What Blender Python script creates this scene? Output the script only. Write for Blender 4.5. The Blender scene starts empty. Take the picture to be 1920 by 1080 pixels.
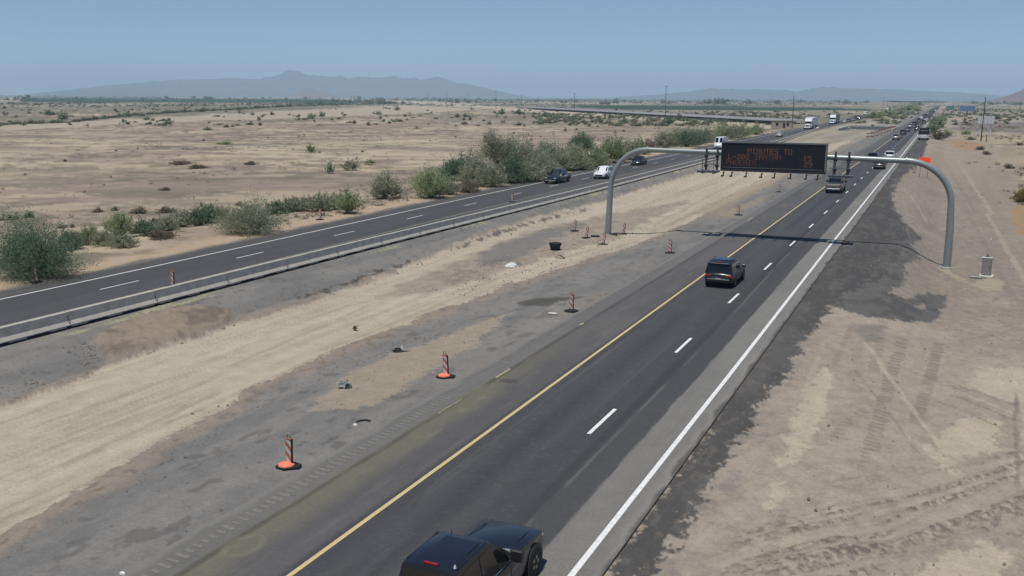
import bpy, math, random
import numpy as np
from mathutils import Vector, Matrix
R = math.radians
rng = np.random.default_rng(7); random.seed(7)
S = bpy.context.scene; COL = S.collection
# ------------------------------------------------------------------ camera
CAM_H = 11.87; PITCH, YAW, ROLL, FPX = .1995, .4230, .0052, 1770.4
_cy, _sy, _cp, _sp = math.cos(YAW), math.sin(YAW), math.cos(PITCH), math.sin(PITCH)
FW = np.array([-_sy*_cp, _cy*_cp, -_sp]); RT = np.array([_cy, _sy, 0.]); UP = np.cross(RT, FW)
_c, _s = math.cos(ROLL), math.sin(ROLL)
RT, UP = _c*RT+_s*UP, -_s*RT+_c*UP
cd = bpy.data.cameras.new('camera'); cam = bpy.data.objects.new('camera', cd); COL.objects.link(cam); S.camera = cam
cam.matrix_world = Matrix(((RT[0], UP[0], -FW[0], 0), (RT[1], UP[1], -FW[1], 0), (RT[2], UP[2], -FW[2], CAM_H), (0, 0, 0, 1)))
cd.sensor_width = 36; cd.lens = 36*FPX/1920; cd.clip_start = .5; cd.clip_end = 90000
# ------------------------------------------------------------------ light
SUN_EL, SUN_AZ = R(75), R(188)
w = bpy.data.worlds.new('World'); S.world = w; w.use_nodes = True
nt = w.node_tree; nt.nodes.clear()
sk = nt.nodes.new('ShaderNodeTexSky'); sk.sky_type = 'NISHITA'; sk.sun_disc = False
sk.sun_elevation = SUN_EL; sk.sun_rotation = SUN_AZ; sk.altitude = 4000; sk.air_density = 1.0; sk.dust_density = .0; sk.ozone_density = 5.0
bg = nt.nodes.new('ShaderNodeBackground'); bg.inputs[1].default_value = .09
wo = nt.nodes.new('ShaderNodeOutputWorld'); nt.links.new(sk.outputs[0], bg.inputs[0]); nt.links.new(bg.outputs[0], wo.inputs[0])
sl = bpy.data.lights.new('sun', 'SUN'); sl.energy = 4.0; sl.angle = R(.53); sl.color = (1, .955, .88)
so = bpy.data.objects.new('sun', sl); COL.objects.link(so)
sd = Vector((-math.sin(SUN_AZ)*math.cos(SUN_EL), -math.cos(SUN_AZ)*math.cos(SUN_EL), -math.sin(SUN_EL)))
so.rotation_euler = sd.to_track_quat('-Z', 'Y').to_euler(); so.location = (0, 0, 60)
S.view_settings.view_transform = 'Standard'; S.view_settings.look = 'None'; S.view_settings.exposure = 0; S.view_settings.gamma = 1
S.view_settings.use_curve_mapping = False
S.render.engine = 'CYCLES'; S.cycles.volume_bounces = 3

# ------------------------------------------------------------------ noise + terrain
def _h(ix, iy, seed):
    h = (ix.astype(np.int64)*374761393 + iy.astype(np.int64)*668265263 + seed*974711) & 0xffffffff
    h = ((h ^ (h >> 13))*1274126177) & 0xffffffff
    return ((h ^ (h >> 16)) & 0xffff)/65535.
def vn(x, y, seed=0):
    x = np.asarray(x, float); y = np.asarray(y, float)
    ix, iy = np.floor(x), np.floor(y); fx, fy = x-ix, y-iy
    fx = fx*fx*(3-2*fx); fy = fy*fy*(3-2*fy)
    a = _h(ix, iy, seed); b = _h(ix+1, iy, seed); c = _h(ix, iy+1, seed); d = _h(ix+1, iy+1, seed)
    return (a+(b-a)*fx) + ((c+(d-c)*fx)-(a+(b-a)*fx))*fy
def fbm(x, y, o=4, seed=0):
    t = 0; A = .5; n = 0
    for i in range(o):
        t = t+A*vn(x, y, seed+i*17); n += A; A *= .5; x = x*2.03+11.3; y = y*2.03+5.1
    return t/n
def ss(a, b, x):
    t = np.clip((np.asarray(x, float)-a)/(b-a), 0, 1); return t*t*(3-2*t)
def terrain(x, y):
    x = np.asarray(x, float); y = np.asarray(y, float)
    far = 1-ss(200, 420, y)
    z = -1.42*ss(-3.0, 1.1, x)*far*(.22+.78*ss(46, 70, y))
    z = z-.55*ss(-20.0, -25.5, x)*ss(-39.3, -34.5, x)*(1-ss(200, 330, y))
    z = z-.35*ss(-58, -66, x)
    # canal cut between the two carriageways
    z = z-4.2*ss(-37.5, -36, x)*ss(-17.6, -19, x)*ss(386, 392, y)*(1-ss(436, 437, y))
    return z
def ray(px, py):
    d = (px-960)/FPX*RT-(py-540)/FPX*UP+FW; return d
def G(px, py):
    d = ray(px, py); z = 0.
    for _ in range(8):
        t = (z-CAM_H)/d[2]; P = d*t; z = float(terrain(P[0], P[1]))
    return np.array([P[0], P[1], z])
def m_per_px(P):   # metres per photo pixel at a point
    return float((np.asarray(P)-np.array([0, 0, CAM_H]))@FW)/FPX

# ------------------------------------------------------------------ materials
def mat(name, col, rough=.6, metal=0., spec=.5, noise=0., nscale=5., bump=0., coat=0., emit=None, trans=0.):
    m = bpy.data.materials.new(name); m.use_nodes = True; n = m.node_tree.nodes; l = m.node_tree.links
    b = n['Principled BSDF']; b.inputs['Base Color'].default_value = (*col, 1); b.inputs['Roughness'].default_value = rough
    b.inputs['Metallic'].default_value = metal; b.inputs['Specular IOR Level'].default_value = spec
    b.inputs['Coat Weight'].default_value = coat; b.inputs['Coat Roughness'].default_value = .05
    if emit: b.inputs['Emission Color'].default_value = (*emit[:3], 1); b.inputs['Emission Strength'].default_value = emit[3]
    if noise or bump:
        tc = n.new('ShaderNodeTexCoord'); nz = n.new('ShaderNodeTexNoise'); nz.inputs['Scale'].default_value = nscale; nz.inputs['Detail'].default_value = 6
        l.new(tc.outputs['Object'], nz.inputs['Vector'])
        if noise:
            mp = n.new('ShaderNodeMapRange'); mp.inputs['From Min'].default_value = .3; mp.inputs['From Max'].default_value = .7
            mp.inputs['To Min'].default_value = 1-noise; mp.inputs['To Max'].default_value = 1+noise
            l.new(nz.outputs['Fac'], mp.inputs['Value'])
            mx = n.new('ShaderNodeVectorMath'); mx.operation = 'SCALE'; mx.inputs[0].default_value = col
            l.new(mp.outputs['Result'], mx.inputs['Scale']); l.new(mx.outputs[0], b.inputs['Base Color'])
        if bump:
            bp = n.new('ShaderNodeBump'); bp.inputs['Strength'].default_value = bump; bp.inputs['Distance'].default_value = .05
            l.new(nz.outputs['Fac'], bp.inputs['Height']); l.new(bp.outputs[0], b.inputs['Normal'])
    return m
def soil_mat(name, fine, coarse, bump, rough=.95, spec=.2):
    """albedo comes from the mesh's zone attribute, grain from noise"""
    m = bpy.data.materials.new(name); m.use_nodes = True; n = m.node_tree.nodes; l = m.node_tree.links
    b = n['Principled BSDF']; b.inputs['Roughness'].default_value = rough; b.inputs['Specular IOR Level'].default_value = spec
    at = n.new('ShaderNodeAttribute'); at.attribute_name = 'col'
    tc = n.new('ShaderNodeTexCoord')
    def N(scale, det=5):
        z = n.new('ShaderNodeTexNoise'); z.inputs['Scale'].default_value = scale; z.inputs['Detail'].default_value = det; z.inputs['Roughness'].default_value = .65
        l.new(tc.outputs['Object'], z.inputs['Vector']); return z
    a, c = N(9., 4), N(1.3, 5)
    def MR(src, k):
        q = n.new('ShaderNodeMapRange'); q.inputs['From Min'].default_value = .32; q.inputs['From Max'].default_value = .68
        q.inputs['To Min'].default_value = 1-k; q.inputs['To Max'].default_value = 1+k; l.new(src.outputs['Fac'], q.inputs['Value']); return q
    q1, q2 = MR(a, fine), MR(c, coarse)
    mm = n.new('ShaderNodeMath'); mm.operation = 'MULTIPLY'; l.new(q1.outputs[0], mm.inputs[0]); l.new(q2.outputs[0], mm.inputs[1])
    v = n.new('ShaderNodeVectorMath'); v.operation = 'SCALE'; l.new(at.outputs['Color'], v.inputs[0]); l.new(mm.outputs[0], v.inputs['Scale'])
    l.new(v.outputs[0], b.inputs['Base Color'])
    bp = n.new('ShaderNodeBump'); bp.inputs['Strength'].default_value = bump; bp.inputs['Distance'].default_value = .06
    ad = n.new('ShaderNodeMath'); ad.operation = 'ADD'; l.new(a.outputs['Fac'], ad.inputs[0]); l.new(c.outputs['Fac'], ad.inputs[1])
    l.new(ad.outputs[0], bp.inputs['Height']); l.new(bp.outputs[0], b.inputs['Normal'])
    return m
def leaf_mat(name, c0, c1):
    m = bpy.data.materials.new(name); m.use_nodes = True; n = m.node_tree.nodes; l = m.node_tree.links
    b = n['Principled BSDF']; b.inputs['Roughness'].default_value = .7; b.inputs['Specular IOR Level'].default_value = .25
    at = n.new('ShaderNodeAttribute'); at.attribute_name = 'lv'
    oi = n.new('ShaderNodeObjectInfo')
    ad = n.new('ShaderNodeMath'); ad.operation = 'MULTIPLY_ADD'; ad.inputs[1].default_value = .3; l.new(oi.outputs['Random'], ad.inputs[0]); l.new(at.outputs['Fac'], ad.inputs[2])
    mx = n.new('ShaderNodeMix'); mx.data_type = 'RGBA'; l.new(ad.outputs[0], mx.inputs[0])
    mx.inputs[6].default_value = (*c0, 1); mx.inputs[7].default_value = (*c1, 1)
    l.new(mx.outputs[2], b.inputs['Base Color'])
    tr = n.new('ShaderNodeBsdfTranslucent'); l.new(mx.outputs[2], tr.inputs[0])
    ms = n.new('ShaderNodeMixShader'); ms.inputs[0].default_value = .38
    l.new(b.outputs[0], ms.inputs[1]); l.new(tr.outputs[0], ms.inputs[2]); l.new(ms.outputs[0], n['Material Output'].inputs[0])
    return m
M = {}
M['ground'] = soil_mat('desert_soil', .12, .09, .40)
M['asphalt'] = soil_mat('asphalt_surface', .10, .05, .12, .85, .35)
M['white_line'] = mat('white_line_paint', (.70, .70, .69), .6, noise=.13, nscale=5)
M['old_white'] = mat('worn_white_paint', (.60, .60, .60), .7, noise=.14, nscale=10)
M['yellow_line'] = mat('yellow_line_paint', (.52, .425, .21), .65, noise=.10, nscale=12)
M['worn_yellow'] = mat('worn_yellow_paint', (.34, .29, .16), .75, noise=.3, nscale=6)
M['faint_yellow'] = mat('faint_yellow_paint', (.20, .18, .12), .8, noise=.4, nscale=5)
M['pale_yellow'] = mat('pale_yellow_paint', (.30, .28, .20), .75, noise=.15, nscale=8)
M['concrete'] = mat('barrier_concrete', (.42, .395, .355), .9, noise=.14, nscale=2.2, bump=.15)
M['pad'] = mat('pad_concrete', (.50, .48, .40), .9, noise=.1, nscale=4)
M['rubber'] = mat('black_rubber', (.012, .012, .014), .75)
M['tyre'] = mat('tyre_rubber', (.016, .016, .017), .8)
M['galv'] = mat('painted_steel', (.27, .305, .295), .38, .25, noise=.07, nscale=3)
M['galv_dark'] = mat('walkway_steel', (.085, .095, .105), .5, .4)
M['grate'] = mat('walkway_grating', (.17, .19, .205), .6, .3)
M['signblack'] = mat('sign_face_black', (.013, .012, .019), .45, spec=.35)
M['signbox'] = mat('sign_cabinet', (.028, .027, .034), .5, noise=.1)
M['signside'] = mat('sign_cabinet_side', (.16, .16, .16), .5)
M['led'] = mat('amber_leds', (.05, .03, .02), .6, emit=(1., .44, .24, .11))
M['led_dim'] = mat('red_leds', (.05, .03, .02), .6, emit=(1., .30, .19, .08))
M['dorange'] = mat('faded_orange_plastic', (.42, .145, .10), .6, noise=.12, nscale=9)
M['dstripe'] = mat('reflective_stripe', (.60, .54, .54), .5, noise=.08, nscale=9)
M['hot'] = mat('bright_orange_rubber', (.80, .20, .11), .6, noise=.1, nscale=12)
M['fade_y'] = mat('sunbleached_handle', (.34, .25, .13), .7)
M['sign_or'] = mat('orange_with_glow', (.95, .075, .015), .5, emit=(1., .06, .01, .25))  # sign sheet given a faint glow of its own; it is no lamp
M['black'] = mat('matte_black', (.01, .01, .011), .6)
M['wood'] = mat('weathered_pole_wood', (.09, .07, .055), .9, noise=.2, nscale=3)
M['metal_grey'] = mat('grey_metal', (.25, .25, .26), .5, .5)
M['cabinet'] = mat('cabinet_steel', (.27, .24, .24), .55, .1, noise=.06, nscale=3)
M['cab_top'] = mat('cabinet_top_steel', (.36, .39, .41), .45, .2)
M['glass'] = mat('vehicle_glass', (.008, .010, .013), .06, spec=.6)
M['trim'] = mat('vehicle_black_trim', (.014, .014, .016), .5)
M['chrome'] = mat('chrome_trim', (.55, .56, .58), .22, 1.)
M['rim'] = mat('wheel_alloy', (.36, .36, .38), .35, .8)
M['tail'] = mat('tail_lamp_red', (.30, .012, .014), .2, coat=.5)
M['lamp'] = mat('headlamp_lens', (.55, .57, .6), .15, coat=.5)
M['plate'] = mat('licence_plate', (.42, .44, .47), .5)
M['p_black'] = mat('black_car_paint', (.006, .007, .010), .3, coat=.3)
M['p_navy'] = mat('navy_car_paint', (.009, .012, .022), .34, coat=.25)
M['p_dkgreen'] = mat('dark_teal_paint', (.016, .022, .030), .25, coat=.7)
M['p_white'] = mat('white_car_paint', (.72, .73, .74), .3, coat=.6)
M['p_silver'] = mat('silver_car_paint', (.36, .36, .37), .3, .4, coat=.6)
M['p_tan'] = mat('grey_tan_paint', (.15, .14, .135), .3, .35, coat=.7)
M['p_grey'] = mat('slate_grey_paint', (.085, .10, .11), .35, coat=.4)
M['p_red'] = mat('dark_red_paint', (.11, .016, .018), .3, coat=.6)
M['trailer'] = mat('trailer_white', (.64, .63, .68), .4, noise=.04, nscale=1)
M['trailer_grey'] = mat('trailer_grey', (.15, .165, .18), .5, noise=.1, nscale=1)
M['leaf_a'] = leaf_mat('sage_green_foliage', (.19, .205, .135), (.42, .43, .31))
M['leaf_b'] = leaf_mat('bright_green_foliage', (.16, .20, .10), (.37, .425, .235))
M['leaf_c'] = leaf_mat('deep_green_foliage', (.085, .13, .08), (.21, .285, .18))
M['leaf_d'] = leaf_mat('dry_scrub_twigs', (.12, .10, .078), (.28, .235, .175))
M['leaf_e'] = leaf_mat('golden_dry_foliage', (.14, .085, .025), (.36, .27, .11))
M['leaf_f'] = leaf_mat('far_scrub_foliage', (.10, .115, .075), (.22, .235, .155))
M['bark'] = mat('grey_brown_bark', (.085, .068, .055), .9)
M['rust'] = mat('rusty_orange_boards', (.26, .105, .055), .8, noise=.2, nscale=3)
M['beige'] = mat('beige_stucco', (.40, .34, .27), .9, noise=.05)
M['bldg_white'] = mat('white_siding', (.66, .66, .64), .7)
M['roof'] = mat('brown_roof', (.13, .09, .075), .9)
M['solar'] = mat('solar_panel_glass', (.27, .255, .26), .55, spec=.4)
M['bill_white'] = mat('billboard_back_panel', (.56, .575, .575), .7, noise=.05)
M['bill_blue'] = mat('billboard_blue', (.10, .20, .33), .6, noise=.35, nscale=.5)
M['sign_green'] = mat('green_guide_sign', (.10, .22, .17), .6)
M['debris'] = mat('torn_grey_plastic', (.22, .23, .235), .6, noise=.3, nscale=6)
M['bag'] = mat('white_plastic_sheet', (.68, .68, .66), .6)
M['rock'] = mat('mountain_rock', (.078, .066, .08), .95, noise=.35, nscale=.004)
M['redrock'] = mat('reddish_hill_rock', (.15, .10, .09), .95, noise=.25, nscale=.01)
M['wconc'] = mat('bridge_concrete', (.55, .53, .48), .9, noise=.1, nscale=.5)
M['stone'] = mat('brown_clod', (.20, .178, .152), .95, noise=.15, nscale=5)

# ------------------------------------------------------------------ mesh builder
class MB:
    def __init__(s): s.v = []; s.f = []; s.m = []; s.n = 0
    def add(s, vs, fs, mi=0):
        o = s.n; s.v += [tuple(map(float, q)) for q in vs]; s.f += [tuple(i+o for i in f) for f in fs]; s.m += [mi]*len(fs); s.n += len(vs); return s
    def box(s, c, d, mi=0, rz=0., taper=1., bev=0.):
        x, y, z = d[0]/2, d[1]/2, d[2]/2; ca, sa = math.cos(rz), math.sin(rz); vs = []
        if bev > 0:
            b = min(bev, x*.9, y*.9, z*.9); rings = [(-z, -b), (-z+b, 0), (z-b, 0), (z, -b)]
            for zz, e in rings:
                X, Y = x+e, y+e
                for px, py in ((-X, -Y+b), (-X+b, -Y), (X-b, -Y), (X, -Y+b), (X, Y-b), (X-b, Y), (-X+b, Y), (-X, Y-b)):
                    vs.append((c[0]+px*ca-py*sa, c[1]+px*sa+py*ca, c[2]+zz))
            fs = [tuple(range(7, -1, -1)), tuple(range(24, 32))]
            for r in range(3):
                for k in range(8): fs.append((r*8+k, r*8+(k+1) % 8, r*8+8+(k+1) % 8, r*8+8+k))
            return s.add(vs, fs, mi)
        for zz, t in ((-z, 1.), (z, taper)):
            for px, py in ((-x*t, -y*t), (x*t, -y*t), (x*t, y*t), (-x*t, y*t)): vs.append((c[0]+px*ca-py*sa, c[1]+px*sa+py*ca, c[2]+zz))
        return s.add(vs, [(3, 2, 1, 0), (4, 5, 6, 7), (0, 1, 5, 4), (1, 2, 6, 5), (2, 3, 7, 6), (3, 0, 4, 7)], mi)
    def bar(s, a, b, r, mi=0, n=8, r2=None): return s.tube([a, b], [r, r if r2 is None else r2], n, mi)
    def tube(s, pts, rad, n=10, mi=0, cap=True):
        P = [Vector(q) for q in pts]; rad = [rad]*len(P) if not hasattr(rad, '__len__') else rad
        vs = []; prev = None
        for i, q in enumerate(P):
            t = (P[min(i+1, len(P)-1)]-P[max(i-1, 0)]).normalized()
            if prev is None:
                a = Vector((0, 0, 1)) if abs(t.z) < .9 else Vector((1, 0, 0)); u = t.cross(a).normalized()
            else: u = (prev-t*prev.dot(t)).normalized()
            prev = u; vv = t.cross(u)
            for k in range(n):
                A = 2*math.pi*k/n; vs.append(q+(u*math.cos(A)+vv*math.sin(A))*rad[i])
        fs = [(i*n+k, i*n+(k+1) % n, (i+1)*n+(k+1) % n, (i+1)*n+k) for i in range(len(P)-1) for k in range(n)]
        if cap: fs += [tuple(range(n-1, -1, -1)), tuple((len(P)-1)*n+k for k in range(n))]
        return s.add(vs, fs, mi)
    def lathe(s, prof, n=16, c=(0, 0, 0), mi=0, axis='z'):
        vs = []
        for r, h in prof:
            for k in range(n):
                A = 2*math.pi*k/n; a, b = r*math.cos(A), r*math.sin(A)
                vs.append((c[0]+a, c[1]+b, c[2]+h) if axis == 'z' else (c[0]+h, c[1]+a, c[2]+b))
        m = len(prof); fs = [(i*n+k, i*n+(k+1) % n, (i+1)*n+(k+1) % n, (i+1)*n+k) for i in range(m-1) for k in range(n)]
        fs += [tuple(range(n-1, -1, -1)), tuple((m-1)*n+k for k in range(n))]
        return s.add(vs, fs, mi)
    def loft(s, secs, mi=0, closed=False, cap=True):
        n = len(secs[0]); vs = [q for c in secs for q in c]; fs = []
        for i in range(len(secs)-1):
            for k in range(n if closed else n-1):
                fs.append((i*n+k, i*n+(k+1) % n, (i+1)*n+(k+1) % n, (i+1)*n+k))
        if cap: fs += [tuple(range(n-1, -1, -1)), tuple((len(secs)-1)*n+k for k in range(n))]
        return s.add(vs, fs, mi)
    def mesh(s, name, mats, smooth=None):
        me = bpy.data.meshes.new(name); me.from_pydata(s.v, [], s.f); me.update()
        for q in (mats if isinstance(mats, (list, tuple)) else [mats]): me.materials.append(q)
        if len(me.materials) > 1: me.polygons.foreach_set('material_index', s.m)
        if smooth is not None:
            me.polygons.foreach_set('use_smooth', [True]*len(me.polygons)); me.set_sharp_from_angle(angle=R(smooth))
        return me
    def build(s, name, mats, parent=None, smooth=None, loc=None):
        return link(name, s.mesh(name, mats, smooth), parent, loc)
def link(name, me, parent=None, loc=None):
    o = bpy.data.objects.new(name, me); COL.objects.link(o)
    if parent: o.parent = parent
    if loc is not None: o.location = loc
    return o
def tag(o, label=None, cat=None, group=None, kind=None):
    if label: o['label'] = label
    if cat: o['category'] = cat
    if group: o['group'] = group
    if kind: o['kind'] = kind
    return o
def thing(name, label, cat, loc=(0, 0, 0), rz=0., group=None):
    o = link(name, None); o.location = loc; o.rotation_euler = (0, 0, rz); return tag(o, label, cat, group)
def copy_tree(o, parent=None):
    c = o.copy(); COL.objects.link(c); c.parent = parent
    for ch in list(o.children): copy_tree(ch, c)
    return c
def grid_mesh(name, X, Y, Z, C, material, smooth=True, wrap=False):
    nr, nc = X.shape; me = bpy.data.meshes.new(name); nv = nr*nc
    me.vertices.add(nv); me.vertices.foreach_set('co', np.stack([X, Y, Z], -1).astype(np.float32).ravel())
    cols = np.arange(nc if wrap else nc-1); r = np.arange(nr-1)
    a = (r[:, None]*nc+cols[None]).ravel(); b = (r[:, None]*nc+((cols+1) % nc)[None]).ravel()
    q = np.stack([a, b, b+nc, a+nc], 1).astype(np.int32); nf = len(q)
    me.loops.add(nf*4); me.loops.foreach_set('vertex_index', q.ravel())
    me.polygons.add(nf); me.polygons.foreach_set('loop_start', np.arange(nf, dtype=np.int32)*4)
    me.polygons.foreach_set('use_smooth', np.full(nf, smooth)); me.update(calc_edges=True)
    if C is not None:
        at = me.color_attributes.new('col', 'FLOAT_COLOR', 'POINT')
        at.data.foreach_set('color', np.concatenate([C.reshape(-1, 3), np.ones((nv, 1))], 1).astype(np.float32).ravel())
    me.materials.append(material); return me

# ------------------------------------------------------------------ zone painting helpers (albedo by place, in world metres)
def poly_sd(x, y, P):
    """signed distance to polygon P (n,2): negative outside, positive inside"""
    d = np.full(x.shape, 1e9); ins = np.zeros(x.shape, bool); n = len(P)
    for i in range(n):
        ax, ay = P[i]; bx, by = P[(i+1) % n]; ex, ey = bx-ax, by-ay
        t = np.clip(((x-ax)*ex+(y-ay)*ey)/(ex*ex+ey*ey+1e-9), 0, 1)
        d = np.minimum(d, (x-ax-t*ex)**2+(y-ay-t*ey)**2)
        cr = ((ay > y) != (by > y)) & (x < (bx-ax)*(y-ay)/(by-ay+1e-12)+ax); ins ^= cr
    d = np.sqrt(d); return np.where(ins, d, -d)
def world_poly(pxs): return np.array([G(a, b)[:2] for a, b in pxs])
class Paint:
    def __init__(s, x, y, base): s.x, s.y, s.c = x, y, np.empty(x.shape+(3,)); s.c[...] = base
    def mix(s, m, col): m = np.asarray(m)[..., None]; s.c = s.c*(1-m)+np.asarray(col, float)*m
    def mask(s, pxs=None, P=None, soft=.3, wob=.4, wl=1.5, seed=3, grit=0.):
        P = world_poly(pxs) if P is None else np.asarray(P, float)
        lo, hi = P.min(0)-3*wob-soft-1, P.max(0)+3*wob+soft+1; out = np.zeros(s.x.shape)
        sel = (s.x > lo[0]) & (s.x < hi[0]) & (s.y > lo[1]) & (s.y < hi[1])
        if not sel.any(): return out
        x, y = s.x[sel], s.y[sel]
        nx = (fbm(x/wl, y/wl, 4, seed)-.5)*2.6*wob; ny = (fbm(x/wl, y/wl, 4, seed+50)-.5)*2.6*wob
        sd_ = poly_sd(x+nx, y+ny, P)
        if grit: sd_ = sd_+(fbm(x/.22, y/.30, 3, seed+90)-.5)*2.4*grit+(_h(np.floor(x/.09), np.floor(y/.14), seed)-.5)*.7*grit
        out[sel] = ss(-soft, soft, sd_); return out
    def poly(s, pxs, col, k=1., **kw): m = s.mask(pxs, **kw); s.mix(m*k, col); return m

# ================================================================== GROUND
def centre_left(y): return np.interp(y, [0, 20, 45, 70, 95, 130, 200, 340, 3000], [-46.8, -46.9, -47.0, -47.4, -47.9, -48.1, -48.4, -49.3, -49.6])
LEFT_OUT = ([0, 30, 40, 50, 65, 92, 128, 182, 340, 3000], [-51.6, -51.9, -52.1, -52.3, -52.7, -53.4, -54.2, -54.6, -54.6, -54.8])
def build_ground():
    th = np.concatenate([np.radians(np.arange(-36, 36, .066)), np.radians(np.arange(36, 324, 6.))])
    dep = np.concatenate([np.arange(40, 3.2, -.072), np.arange(3.2, 1.25, -.036), np.arange(1.25, .24, -.05)])
    rr = np.concatenate([[.4, 3, 6, 9, 12], CAM_H/np.tan(np.radians(dep)), [3300, 4200, 5500, 7500, 11000, 17000, 26000, 40000]])
    A = YAW+th                                       # angle left of +Y
    X = -rr[:, None]*np.sin(A)[None]; Y = rr[:, None]*np.cos(A)[None]
    x, y = X, Y; r = np.hypot(x, y)
    # ---- base: scrub field
    n1 = fbm(x/55, y/55, 4, 1); n2 = fbm(x/9, y/14, 5, 2); n3 = fbm(x/2.2, y/2.2, 4, 3)
    p = Paint(x, y, (.372, .311, .226))
    p.mix(ss(.44, .62, n1)*.75, (.318, .262, .20)); p.mix(ss(.52, .40, n1)*.6, (.40, .342, .245))
    p.mix(ss(.46, .66, n2)*.55, (.255, .205, .165)); n6 = fbm(x/26, y/19, 5, 6); p.mix(ss(.52, .60, n6)*.7, (.235, .19, .155)); p.mix(ss(.57, .66, n2)*ss(.38, .52, n3)*.85, (.150, .130, .098))
    p.mix(ss(.55, .62, fbm(x/16, y/6, 5, 8))*ss(.40, .5, n3)*.7, (.165, .145, .115)); p.mix(ss(.60, .66, fbm(x/5, y/5, 4, 7))*ss(.5, .4, n1)*.55, (.40, .34, .265))
    sx = fbm(x/4, y/13, 4, 9); p.mix(ss(.58, .68, sx)*ss(.35, .6, n1)*.75, (.175, .148, .112))
    xr, yd = x*math.cos(YAW)+y*math.sin(YAW), -x*math.sin(YAW)+y*math.cos(YAW)        # old furrow direction
    f1 = fbm(xr/15, yd/5.5, 5, 14); f2 = fbm(xr/30, yd/16, 3, 15)
    p.mix(ss(.575, .635, f1)*ss(.38, .55, f2)*.8, (.150, .130, .100)); p.mix(ss(.44, .36, f1)*ss(.6, .45, f2)*.5, (.39, .325, .245)); p.mix(ss(.60, .66, fbm(xr/24, yd/7, 5, 16))*.6, (.225, .175, .150))
    # farther plain: denser scrub, more olive
    n4 = fbm(x/28, y/70, 5, 21); n5 = fbm(x/150, y/260, 4, 22)
    sp = vn(xr/2.6, yd/2.2, 23); p.mix(ss(.74, .82, sp)*ss(110, 240, r)*ss(.40, .56, fbm(xr/40, yd/30, 3, 24))*.75, (.125, .108, .085)); p.mix(ss(.22, .14, sp)*ss(110, 240, r)*.4, (.41, .35, .27))
    farm = ss(300, 620, r)
    p.mix(farm*ss(.34, .56, n4)*.9, (.165, .150, .115)); p.mix(farm*ss(.66, .8, vn(xr/5, yd/9, 25))*.5, (.10, .10, .07)); p.mix(ss(500, 1500, r)*ss(.42, .58, n5)*.8, (.145, .145, .098))
    p.mix(ss(600, 1100, r)*ss(.55, .46, n5)*.5, (.31, .265, .20))
    p.mix(ss(2600, 4500, r)*.8, (.10, .115, .078))
    # crop fields and pale farm roads
    gr = (.030, .056, .034)
    for pl in ([(34, 185), (240, 184.5), (436, 185), (620, 186.5), (760, 192), (640, 194.5), (436, 192), (200, 192.5), (40, 192)],
               [(1075, 197), (1300, 198.3), (1560, 202), (1665, 206), (1560, 207.5), (1300, 206.5), (1200, 205.5), (1080, 204)]):
        p.poly(pl, gr, soft=4, wob=6, wl=60)
    p.poly([(760, 184.8), (1150, 186.5), (1200, 189), (960, 190), (760, 188)], (.085, .105, .06), soft=20, wob=30, wl=200)
    p.poly([(300, 182.5), (560, 183.2), (640, 184), (760, 189), (640, 186.2), (540, 184.3), (300, 183.3)], (.42, .37, .28), .9, soft=15, wob=10, wl=100)
    p.poly([(1060, 190.5), (1160, 192), (1220, 196), (1060, 195.5), (960, 193)], (.30, .25, .19), .9, soft=20, wob=20, wl=120)
    p.poly([(640, 185.5), (800, 190), (1000, 202), (1150, 212), (1330, 225), (1470, 233), (1440, 241), (1240, 226.5), (1080, 217), (900, 203), (760, 192)], (.40, .35, .265), .85, soft=3, wob=3, wl=20)
    p.poly([(880, 196), (1050, 199), (1240, 209), (1480, 220), (1560, 226), (1480, 231), (1270, 219), (1000, 204)], (.185, .165, .15), .8, soft=4, wob=5, wl=30)
    p.poly([(0, 222), (130, 224), (330, 205), (640, 195), (760, 192.5), (640, 202), (400, 213), (160, 233), (0, 236)], (.15, .14, .10), .6, soft=3, wob=4, wl=20)
    p.poly([(0, 190), (60, 180.5), (34, 180.5), (0, 186)], (.36, .31, .25), .9, soft=4, wob=2)
    p.poly([(0, 236), (200, 224), (400, 214), (640, 203), (760, 197), (900, 205), (760, 214), (400, 226), (200, 236), (0, 246)], (.38, .325, .255), .8, soft=4, wob=8, wl=25)
    # curved two-wheel tracks in the field
    for off in (0, 1):
        q = [(110, 425), (180, 404), (260, 388), (340, 371), (385, 357), (378, 349), (340, 345)]
        q = [(a+off*6, b+off*3) for a, b in q]
        pl = q+[(a+2, b+2.2) for a, b in q[::-1]]
        p.poly(pl, (.25, .205, .165), .8, soft=.12, wob=.15)
    # ---- strip of graded dirt beside the left carriageway
    e = np.interp(y, *LEFT_OUT); d = e-x
    wob = (fbm(x/3, y/3, 4, 31)-.5)
    p.mix(ss(5.0, 2.4, d+wob*4)*(d > -3)*(1-ss(200, 330, y)), (.36, .285, .205))
    p.mix(ss(1.0, .2, d+wob*1.2)*(d > -3), (.13, .125, .115))
    # ---- median
    med = (x > -44) & (x < -16)
    gm = np.where(med, ss(-43.5, -42, x)*ss(-15.5, -17, x), 0)
    g1 = fbm(x/1.3, y/5, 5, 41); g2 = fbm(x/.5, y/.9, 4, 42); g3 = fbm(x/6, y/20, 4, 43)
    grav = np.empty(x.shape+(3,)); grav[...] = (.150, .141, .128)
    q = Paint(x, y, (.172, .167, .158))
    q.mix(ss(.45, .65, g1)*.5, (.135, .131, .126)); q.mix(ss(.52, .36, g1)*.45, (.205, .196, .180)); q.mix(ss(.55, .7, g3)*.5, (.212, .192, .166))
    q.mix(ss(.62, .74, g2)*.5, (.085, .08, .076))
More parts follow.
